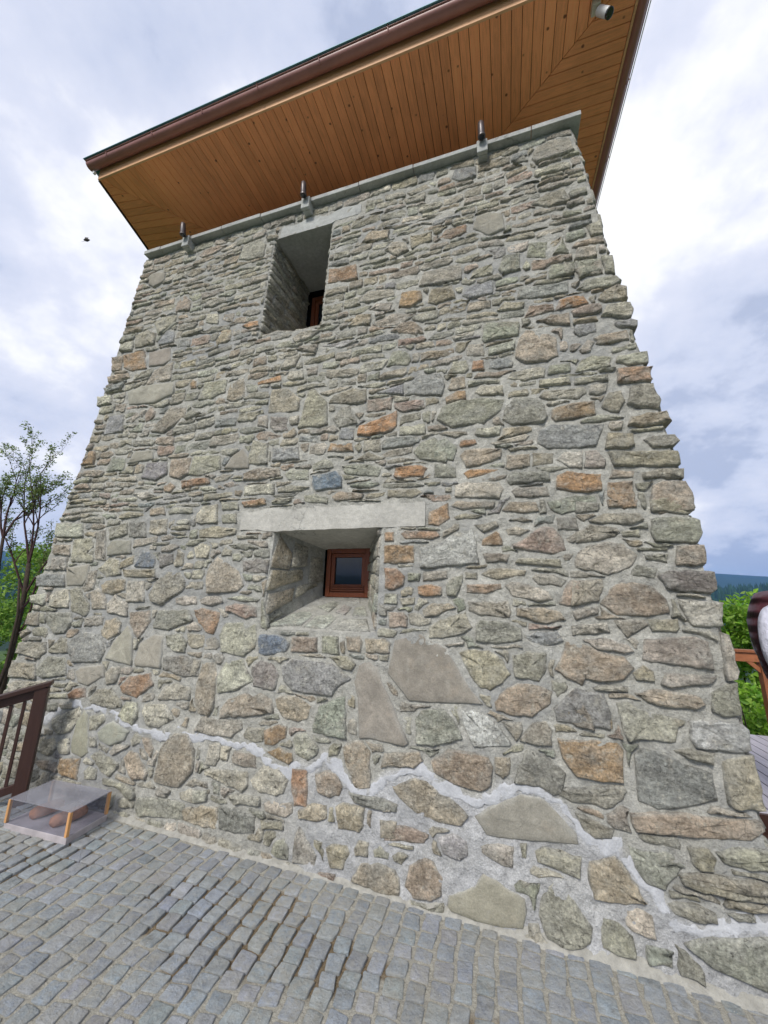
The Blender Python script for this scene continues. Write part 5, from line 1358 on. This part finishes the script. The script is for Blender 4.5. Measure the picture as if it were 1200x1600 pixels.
k = .10
while k < 1.45:
    lean(P0+dr*k, .022, .022, .162, .773, 'baluster'); k += .082

# ------------------------------------------------------------------ right wooden deck, rail
t = thing('wooden_deck', 'grey timber deck with brown wooden railing behind the right corner of the tower', 'deck', (2.4, 4.6, 0.3))
ZD = 0.30; x = 1.30
while x < 5.2:
    m = MB(); m.box(x+.005, x+.110, 3.62, 5.72, ZD-.028, ZD); m.build('deck_board', DECKW, t, bevel=.003); x += .115
m = MB(); m.box(1.30, 5.2, 3.59, 3.617, ZD-.16, ZD-.004); m.build('edge_beam', DARKW, t)
m = MB(); m.box(1.30, 5.2, 3.64, 5.70, ZD-.06, ZD-.03); m.build('underside', BLACK, t)
ry = 5.64
m = MB(); m.box(2.2, 5.2, ry-.05, ry+.05, ZD+.875, ZD+.905); m.build('handrail', RAILW, t, bevel=.004)
m = MB(); m.box(2.2, 5.2, ry-.025, ry+.025, ZD+.775, ZD+.873); m.build('top_rail', RAILW, t, bevel=.004)
for px_ in (2.22, 2.72, 3.9, 5.1):
    m = MB(); m.box(px_-.045, px_+.045, ry-.045, ry+.045, -1.4, ZD+.774); m.build('post', RAILW, t, bevel=.004)
    for s_ in (-1,):
        m = MB(); a = Vector((px_+s_*.045, ry, ZD+.66)); b = Vector((px_+s_*.16, ry, ZD+.775))
        m.add([a+Vector((0, -.018, 0)), a+Vector((0, -.018, .06)), b+Vector((-s_*.06, -.018, 0)), b+Vector((0, -.018, 0)), a+Vector((0, .018, 0)), a+Vector((0, .018, .06)), b+Vector((-s_*.06, .018, 0)), b+Vector((0, .018, 0))],
              [(0, 1, 2, 3), (7, 6, 5, 4), (0, 4, 5, 1), (1, 5, 6, 2), (2, 6, 7, 3), (3, 7, 4, 0)]); m.build('brace', RAILW, t)
t = thing('wooden_step', 'low brown wooden landing in front of the grey deck edge', 'step', (2.4, 3.35, 0.1))
m = MB(); 
for k in range(4):
    m = MB(); m.box(1.32, 4.2, 3.10+k*.12, 3.215+k*.12, .16, .19); m.build('step_board', DARKW, t, bevel=.003)
m = MB(); m.box(1.34, 4.18, 3.12, 3.57, -.15, .158); m.build('step_frame', DARKW, t)

# ------------------------------------------------------------------ person
def skin(name, verts, edges, radii, mat, parent, sub=2):
    me = bpy.data.meshes.new(name+'_base'); me.from_pydata(verts, edges, []); o = bpy.data.objects.new(name+'_tmp', me); C.objects.link(o)
    sm = o.modifiers.new('s', 'SKIN'); sm.use_smooth_shade = True
    for i, r_ in enumerate(radii):
        me.skin_vertices[0].data[i].radius = r_ if isinstance(r_, tuple) else (r_, r_)
    me.skin_vertices[0].data[0].use_root = True
    ss_ = o.modifiers.new('u', 'SUBSURF'); ss_.levels = sub; ss_.render_levels = sub
    dg = bpy.context.evaluated_depsgraph_get(); dg.update(); m2 = bpy.data.meshes.new_from_object(o.evaluated_get(dg)); m2.name = name
    bpy.data.objects.remove(o); m2.materials.clear(); m2.materials.append(mat)
    m2.polygons.foreach_set('use_smooth', [True]*len(m2.polygons))
    q = bpy.data.objects.new(name, m2); C.objects.link(q)
    if parent is not None: q.parent = parent; q.matrix_parent_inverse = Matrix.Translation(-parent.location)
    return q
SKIN = m_plain('skin', (0.52, 0.31, 0.23), .6, .3, 0, .06); vm = Mat('maroon_vest', (0.085, 0.026, 0.034), .5, .35); vm.gain(vm.noise(9, 5), .7, 1.3)
vw = nd(vm.t, 'ShaderNodeTexWave'); vw.bands_direction = 'Z'; vw.inputs['Scale'].default_value = 3.4; vw.inputs['Distortion'].default_value = 1.5; vw.inputs['Detail'].default_value = 3; vm.L(vm.pos, vw.inputs['Vector'])
vm.bump(vw.outputs['Fac'], .03, 1.0); vm.bump(vm.noise(30, 5), .006, .8); VEST = vm.done()
SHIRT = m_plain('white_shirt', (0.66, 0.67, 0.78), .8, .2, 0, .08, 7, .03); TROU = m_plain('dark_trousers', (0.02, 0.022, 0.03), .8, .2, 0, .2); SHOE = m_plain('black_shoe', (0.012, 0.012, 0.013), .5, .4); SOLE = m_plain('pale_sole', (.6, .6, .6), .7, .2)
HAIR = m_plain('dark_hair', (0.02, 0.014, 0.010), .6, .3)
t = thing('person', 'person in a dark maroon vest over white sleeves, standing by the deck', 'person', (1.72, 3.4, .19))
pel = (1.83, 3.42, 1.08)
bodyv = [pel, (1.81, 3.42, 1.26), (1.79, 3.42, 1.46), (1.815, 3.42, 1.62), (1.85, 3.42, 1.71), (1.91, 3.42, 1.80), (1.94, 3.42, 1.89),
         (1.67, 3.25, 1.59), (1.62, 3.20, 1.34), (1.74, 3.22, 1.13), (1.79, 3.59, 1.61), (1.78, 3.66, 1.34), (1.90, 3.62, 1.15),
         (1.82, 3.33, 1.02), (1.72, 3.32, .65), (1.555, 3.36, .27), (1.84, 3.51, 1.02), (1.95, 3.52, .65), (1.93, 3.50, .27)]
bodye = [(0, 1), (1, 2), (2, 3), (3, 4), (4, 5), (5, 6), (3, 7), (7, 8), (8, 9), (3, 10), (10, 11), (11, 12), (0, 13), (13, 14), (14, 15), (0, 16), (16, 17), (17, 18)]
bodyr = [.12, .11, .12, .09, .05, .085, .085, .055, .042, .028, .055, .042, .028, .08, .055, .038, .08, .055, .038]
skin('body', bodyv, bodye, bodyr, SKIN, t)
skin('vest', [(1.825, 3.42, 1.10), (1.80, 3.42, 1.28), (1.775, 3.42, 1.46), (1.795, 3.42, 1.60), (1.775, 3.40, 1.77), (1.79, 3.28, 1.62), (1.79, 3.56, 1.62)], [(0, 1), (1, 2), (2, 3), (3, 4), (3, 5), (3, 6)], [(.145, .17), (.14, .165), (.155, .175), (.13, .14), .10, .09, .09], VEST, t)
skin('sleeve', [(1.78, 3.34, 1.60), (1.68, 3.25, 1.60), (1.625, 3.195, 1.47), (1.615, 3.185, 1.34), (1.65, 3.20, 1.22), (1.72, 3.215, 1.14)], [(0, 1), (1, 2), (2, 3), (3, 4), (4, 5)], [.09, .092, .084, .074, .060, .048], SHIRT, t)
skin('sleeve', [(1.785, 3.595, 1.60), (1.78, 3.64, 1.47), (1.777, 3.66, 1.34), (1.83, 3.64, 1.24), (1.89, 3.62, 1.16)], [(0, 1), (1, 2), (2, 3), (3, 4)], [.080, .072, .064, .055, .045], SHIRT, t)
skin('trousers', [(1.83, 3.42, 1.09), (1.82, 3.32, .98), (1.72, 3.32, .64), (1.57, 3.355, .32), (1.84, 3.52, .98), (1.95, 3.52, .64), (1.93, 3.50, .32)], [(0, 1), (1, 2), (2, 3), (0, 4), (4, 5), (5, 6)], [.14, .105, .075, .062, .105, .075, .062], TROU, t)
for (x, y, dx) in ((1.50, 3.36, 1), (1.88, 3.50, 1)):
    skin('shoe', [(x, y, .245), (x+.10*dx, y, .245), (x+.20*dx, y-.01, .228)], [(0, 1), (1, 2)], [.043, .046, .034], SHOE, t)
    m = MB(); m.box(x-.035, x+.235, y-.042, y+.042, .1905, .207); m.build('sole', SOLE, t, bevel=.006)
for (w_, sy) in (((1.84, 3.22, 1.11), -1), ((1.90, 3.62, 1.13), 1)):
    hv = [w_, (w_[0]+.04, w_[1], w_[2]-.05), (w_[0]+.06, w_[1], w_[2]-.085)]; he = [(0, 1), (1, 2)]; hr = [.026, .032, .026]
    for q in range(4):
        o_ = (q-1.5)*.019; b0 = len(hv); L_ = .035 if q in (1, 2) else .028
        hv += [(w_[0]+.075, w_[1]+o_, w_[2]-.10), (w_[0]+.09, w_[1]+o_, w_[2]-.10-L_), (w_[0]+.082, w_[1]+o_, w_[2]-.10-L_*1.8)]; he += [(2, b0), (b0, b0+1), (b0+1, b0+2)]; hr += [.010, .009, .008]
    b0 = len(hv); hv += [(w_[0]+.065, w_[1]+sy*-.035, w_[2]-.055), (w_[0]+.09, w_[1]+sy*-.045, w_[2]-.085)]; he += [(1, b0), (b0, b0+1)]; hr += [.011, .009]
    skin('hand', hv, he, hr, SKIN, t)
hd = MB()   # hair cap over the back of the head
hv = []; hf = []; n = 10
for i in range(n+1):
    th = math.pi*0.62*i/n
    for q in range(14):
        a = 2*math.pi*q/14; r_ = .108; hv.append((1.925+r_*math.sin(th)*math.cos(a)*1.0-.012*math.sin(th), 3.42+r_*.85*math.sin(th)*math.sin(a), 1.875+r_*1.1*math.cos(th)-(.02 if math.cos(a) < 0 else -.03)*math.sin(th)))
hf = [(i*14+q, (i+1)*14+q, (i+1)*14+(q+1) % 14, i*14+(q+1) % 14) for i in range(n) for q in range(14)]
hd.add(hv, hf); hd.build('hair', HAIR, t, smooth=True)
fc = MB()
for sy in (-1, 1): fc.tube([(2.025, 3.42+sy*.03, 1.875), (2.035, 3.42+sy*.03, 1.875)], [.012, .006], 8)
fc.build('eyes', HAIR, t)
fc = MB(); fc.tube([(2.02, 3.42, 1.88), (2.05, 3.42, 1.845), (2.025, 3.42, 1.838)], [.008, .014, .01], 8)
for sy in (-1, 1): fc.tube([(1.93, 3.42+sy*.086, 1.84), (1.925, 3.42+sy*.096, 1.87), (1.935, 3.42+sy*.088, 1.895)], [.01, .015, .01], 6)
fc.build('nose_and_ears', SKIN, t, smooth=True)

# ------------------------------------------------------------------ terrain
GR = Mat('meadow', (0.075, 0.12, 0.03), .95, .1); GR.gain(GR.noise(.5, 6, .6), .7, 1.3); GR.gain(GR.noise(14, 5, .7), .6, 1.4)
GR.mix(GR.rng(GR.noise(.012, 5, .6), .48, .55), (0.022, 0.040, 0.018))
dist_ = nd(GR.t, 'ShaderNodeVectorMath', operation='LENGTH'); GR.L(GR.pos, dist_.inputs[0])
GR.mix(GR.rng(dist_.outputs['Value'], 150, 600), (0.022, 0.042, 0.022)); GR.bump(GR.noise(9, 5, .7), .05, .8); GRASS = GR.done()
tm = MB(); azs = []; a = -180.0
while a < 180: azs.append(a); a += 0.5 if (-72 < a < -50 or 16 < a < 34) else 3.0
rs_ = [0, 3, 5, 7, 9, 12, 16, 22, 30, 45, 70, 110, 170, 260, 380, 500, 620, 740, 860, 1000, 1150, 1300, 1500, 1700, 1900, 2100, 2300, 2500, 2700, 2900, 3200, 3400]
def hgt_(az, r_):
    a = R_(az)
    base = np.interp(r_, [0, 6, 12, 30, 80, 200, 450], [-1.45, -1.5, -2.0, -3.2, -9, -22, -25])
    e1 = math.tan(R_(2.2+0.5*math.sin(a*5+1)+.9*nz(az*.09, 1)))*950
    e2 = math.tan(R_(np.interp(az, [-180, -63, -58, 0, 23.3, 26.6, 34, 60, 180], [4, 4.3, 4.75, 5, 4.35, 4.0, 3.0, 4, 4])+.18*nz(az*.35, 3)+.1*nz(az*1.1, 4)))*2600
    h = base
    h = max(h, np.interp(r_, [450, 950, 1200], [-25, e1, e1*.6]) if 450 < r_ < 1200 else -99)
    if r_ >= 1200: h = np.interp(r_, [1200, 1500, 2600, 4000, 8000], [e1*.6, e1*.6+10, e2, e2*.6, 50])
    if r_ > 30: h += r_*.012*nz(math.cos(a)*r_*.004, math.sin(a)*r_*.004, 7)*(1 if r_ > 300 else r_/300)*(0 if abs(r_-2600) < 420 else 1)
    return h
if 2600 not in rs_: rs_ = sorted(rs_+[2600])
for az in azs:
    for r_ in rs_: tm.v.append((math.sin(R_(az))*r_, math.cos(R_(az))*r_, hgt_(az, r_))); tm.c.append((1, 1, 1))
nr = len(rs_)
for i in range(len(azs)):
    i2 = (i+1) % len(azs)
    for k in range(nr-1): tm.f.append((i*nr+k, i*nr+k+1, i2*nr+k+1, i2*nr+k)); tm.m.append(0)
tm.build('terrain', GRASS, None, smooth=True, kind='structure')
# conifer forest on the nearer hillside
CON = m_plain('conifer_green', (0.022, 0.050, 0.022), .9, .1, 0, .4, .3)
fo = MB(); fr_ = random.Random(5)
for k in range(5200):
    az = fr_.choice((fr_.uniform(19, 33), fr_.uniform(19, 33), fr_.uniform(-70, -54), fr_.uniform(-180, 180))); r_ = fr_.uniform(480, 1150)
    z = hgt_(az, r_)-1; x, y = math.sin(R_(az))*r_, math.cos(R_(az))*r_; H_ = fr_.uniform(13, 24); w_ = H_*fr_.uniform(.13, .2); dc = fr_.uniform(.6, 1.7)
    vs_ = []; fs_ = []
    for q, (zz0, rr_, zt) in enumerate(((.05, 1.0, .6), (.42, .62, 1.0))):
        b = len(vs_); a0 = fr_.uniform(0, 6)
        for s in range(5): vs_.append((x+w_*rr_*math.cos(a0+s*1.257), y+w_*rr_*math.sin(a0+s*1.257), z+H_*zz0))
        vs_.append((x, y, z+H_*zt)); fs_ += [(b+s, b+(s+1) % 5, b+5) for s in range(5)]
    fo.add(vs_, fs_, (dc, dc, dc))
cm = Mat('conifer', (0.022, 0.048, 0.024), .9, .1); cm.gain(cm.noise(.05, 4), .7, 1.4); cm.mix(1.0, cm.attr(), 'MULTIPLY')
fo.build('conifer_forest', cm.done(), None, kind='stuff')

# ------------------------------------------------------------------ shrubs and trees
LEAF = m_leaf('leaf_green', (.1, .2, .03), None)
BARK = m_plain('bark', (0.065, 0.05, 0.04), .9, .1, 0, .3, 15, .01); TWIG = m_plain('twig_bark', (0.07, 0.042, 0.040), .9, .1, 0, .3)
def leaf(mb, p, size, rg, cols, up=.4):
    d = Vector((rg.gauss(0, 1), rg.gauss(0, 1), rg.gauss(0, 1)*.6+up)).normalized(); s = d.cross(Vector((rg.gauss(0, 1), rg.gauss(0, 1), rg.gauss(0, 1)))).normalized(); c_ = rg.choice(cols); g = rg.uniform(.7, 1.35)
    n = d.cross(s)*size*.12
    mb.add([p, p+d*size*.5+s*size*.28+n, p+d*size, p+d*size*.5-s*size*.28+n], [(0, 1, 2, 3)], tuple(c*g for c in c_))
def shrub(name, label, cx, cy, z0_, z1_, rad, nl, size, cols, seed, cat='shrub', group=None, dens=1.0):
    rg = random.Random(seed); t = thing(name, label, cat, (cx, cy, z0_), group)
    st_ = MB()
    for k in range(7):
        a = rg.uniform(0, 6.28); h = rg.uniform(.6, 1)*(z1_-z0_); st_.tube([(cx+rg.uniform(-.1, .1), cy+rg.uniform(-.1, .1), z0_), (cx+math.cos(a)*rad*.3, cy+math.sin(a)*rad*.3, z0_+h*.5), (cx+math.cos(a)*rad*.6, cy+math.sin(a)*rad*.6, z0_+h)], [.03, .02, .006], 5)
    st_.build('stem', BARK, t)
    lf = MB(); cl = []
    for k in range(int(26*dens)):
        a = rg.uniform(0, 6.28); rr_ = rad*math.sqrt(rg.random())*.85; zc = rg.uniform(.1, 1); cl.append((Vector((cx+math.cos(a)*rr_*(1.05-.4*zc), cy+math.sin(a)*rr_*(1.05-.4*zc), z0_+zc*(z1_-z0_))), rg.uniform(.16, .34)*rad))
    for k in range(nl):
        c_, r_ = rg.choice(cl); q = Vector((rg.gauss(0, 1), rg.gauss(0, 1), rg.gauss(0, .8))).normalized()*r_*rg.uniform(.5, 1.05); leaf(lf, c_+q, size*rg.uniform(.6, 1.3), rg, cols)
    lf.build('foliage', LEAF, t)
GB = [(.19, .37, .03), (.25, .44, .05), (.13, .29, .03), (.31, .48, .09)]
shrub('shrub', 'bright green leafy shrub just beyond the deck railing, closest to the tower', 3.55, 8.3, -1.9, 1.72, 1.15, 9000, .115, GB, 1, group='shrubs beyond the deck railing')
shrub('shrub', 'bright green leafy shrub beyond the deck, farther right behind the person', 5.2, 8.6, -1.9, 1.82, 1.2, 8000, .115, GB, 2, group='shrubs beyond the deck railing')
shrub('shrub', 'bright green low shrub beneath the deck rail at its near end', 3.1, 6.8, -1.7, .55, .75, 4000, .10, GB, 3, group='shrubs beyond the deck railing')
GL = [(.19, .34, .05), (.26, .40, .07), (.12, .24, .04)]
shrub('shrub', 'green bush growing low behind the bare-branched tree, left of the tower', -13.4, 7.6, -2.2, 2.75, 1.7, 7000, .12, GL, 4, dens=.8, group='bushes left of the tower')
shrub('shrub', 'fresh green bush at the left edge beside the tower corner', -15.5, 7.6, -2.4, 1.6, 1.5, 4200, .12, GL, 6, dens=.7, group='bushes left of the tower')
shrub('shrub', 'small light green bush under the tree beside the tower corner', -9.4, 4.9, -1.9, .25, .7, 2400, .08, GL, 8, dens=.7, group='bushes left of the tower')

def azel(px, py, dist_h):
    v_ = rot @ Vector((px-600, -(py-800), -595)); s = dist_h/math.hypot(v_.x, v_.y); return Vector((v_.x*s, v_.y*s, 1.6+v_.z*s))
rg = random.Random(12)
t = thing('young_tree', 'thin-branched young tree with sparse fresh leaves left of the tower', 'tree', azel(0, 1085, 9.0)-Vector((.25, 0, 1.5)))
tips = []; br = MB(); trk = MB()
base_ = [azel(0, 1085, 9.0)-Vector((.25, 0, 1.5)), azel(2, 1080, 9.0), azel(22, 1000, 9.0), azel(38, 930, 9.05), azel(45, 880, 9.1)]
trk.tube(base_, [.06, .05, .044, .038, .032], 8); trk.tube([azel(-60, 1130, 9.3), azel(-25, 1000, 9.3), azel(-5, 900, 9.3), azel(5, 840, 9.2)], [.045, .036, .03, .022], 7)
trk.tube([azel(-20, 1120, 8.8), azel(10, 1040, 8.8), azel(28, 960, 8.8), azel(30, 905, 8.9)], [.03, .026, .02, .014], 6)
def grow(p, d, L_, r_, lev):
    pts = [p]; q = p.copy(); dd = d.copy(); n = 5
    for k in range(n):
        dd = (dd+Vector((rg.gauss(0, .10), rg.gauss(0, .10), rg.gauss(0, .06)+.05))).normalized(); q = q+dd*L_/n; pts.append(q.copy())
    br.tube(pts, [r_*(1-.75*k/n) for k in range(n+1)], 5 if lev < 2 else 4, cap=False)
    if lev >= 1: tips.extend(pts[3 if lev < 3 else 2:])
    if lev < 3:
        for k in range(2, n+1):
            for _ in range(1 if lev > 0 or rg.random() < .6 else 2):
                e = (dd+Vector((rg.gauss(0, .5), rg.gauss(0, .5), rg.uniform(0, .5)))).normalized(); grow(pts[k], e, L_*rg.uniform(.26, .42), r_*(1-.75*k/n)*.65+.0015, lev+1)
for (s_, e_px) in ((base_[4], (104, 712)), (base_[4], (70, 705)), (base_[3], (120, 790)), (base_[4], (30, 700)), (base_[2], (95, 850)), (azel(5, 840, 9.2), (2, 700)), (azel(5, 840, 9.2), (-40, 740)), (base_[3], (-15, 780)), (azel(28, 960, 8.8), (75, 880)), (azel(5, 840, 9.2), (45, 760))):
    e = azel(*e_px, 9.1+rg.uniform(-.6, .6)); v_ = e-s_; grow(s_, v_.normalized(), v_.length*.80, .020, 0)
trk.build('trunk', BARK, t, smooth=True); br.build('branches', TWIG, t)
lf = MB(); GT = [(.17, .25, .07), (.22, .32, .08), (.13, .17, .06), (.24, .32, .10)]
for p in tips:
    if rg.random() < .5:
        for _ in range(rg.randint(2, 5)): leaf(lf, p+Vector((rg.gauss(0, .03), rg.gauss(0, .03), rg.gauss(0, .02))), rg.uniform(.022, .05), rg, GT, .25)
lf.build('foliage', LEAF, t)
# flying bird high up on the left
t = MB(); bp = azel(135, 375, 14.0)
t.tube([bp+Vector((-.13, 0, .05)), bp+Vector((-.06, 0, .02)), bp+Vector((.03, 0, 0)), bp+Vector((.10, 0, -.03)), bp+Vector((.17, 0, -.05))], [.012, .04, .055, .03, .008], 8)
t.add([bp+Vector((-.04, 0, .03)), bp+Vector((-.16, .02, .19)), bp+Vector((-.02, .05, .16)), bp+Vector((.06, 0, .02))], [(0, 1, 2, 3)])
t.add([bp+Vector((-.04, 0, .0)), bp+Vector((-.06, -.1, -.17)), bp+Vector((.05, -.06, -.13)), bp+Vector((.06, 0, 0))], [(0, 1, 2, 3)])
t.build('bird', HAIR, None, origin=bp, label='tiny dark bird flying in the cloudy sky left of the roof corner', category='bird')

# ------------------------------------------------------------------ haze
hz = MB(); hz.box(-3450, 3450, -3450, 3450, -140, 262)
HZ = bpy.data.materials.new('haze'); HZ.use_nodes = True; ht = HZ.node_tree; ht.nodes.clear(); ho = nd(ht, 'ShaderNodeOutputMaterial'); hv_ = nd(ht, 'ShaderNodeVolumePrincipled')
hv_.inputs['Color'].default_value = (0.18, 0.44, 0.95, 1); hv_.inputs['Density'].default_value = 0.00021
ht.links.new(hv_.outputs[0], ho.inputs['Volume']); hz.build('haze', HZ, None, kind='stuff')
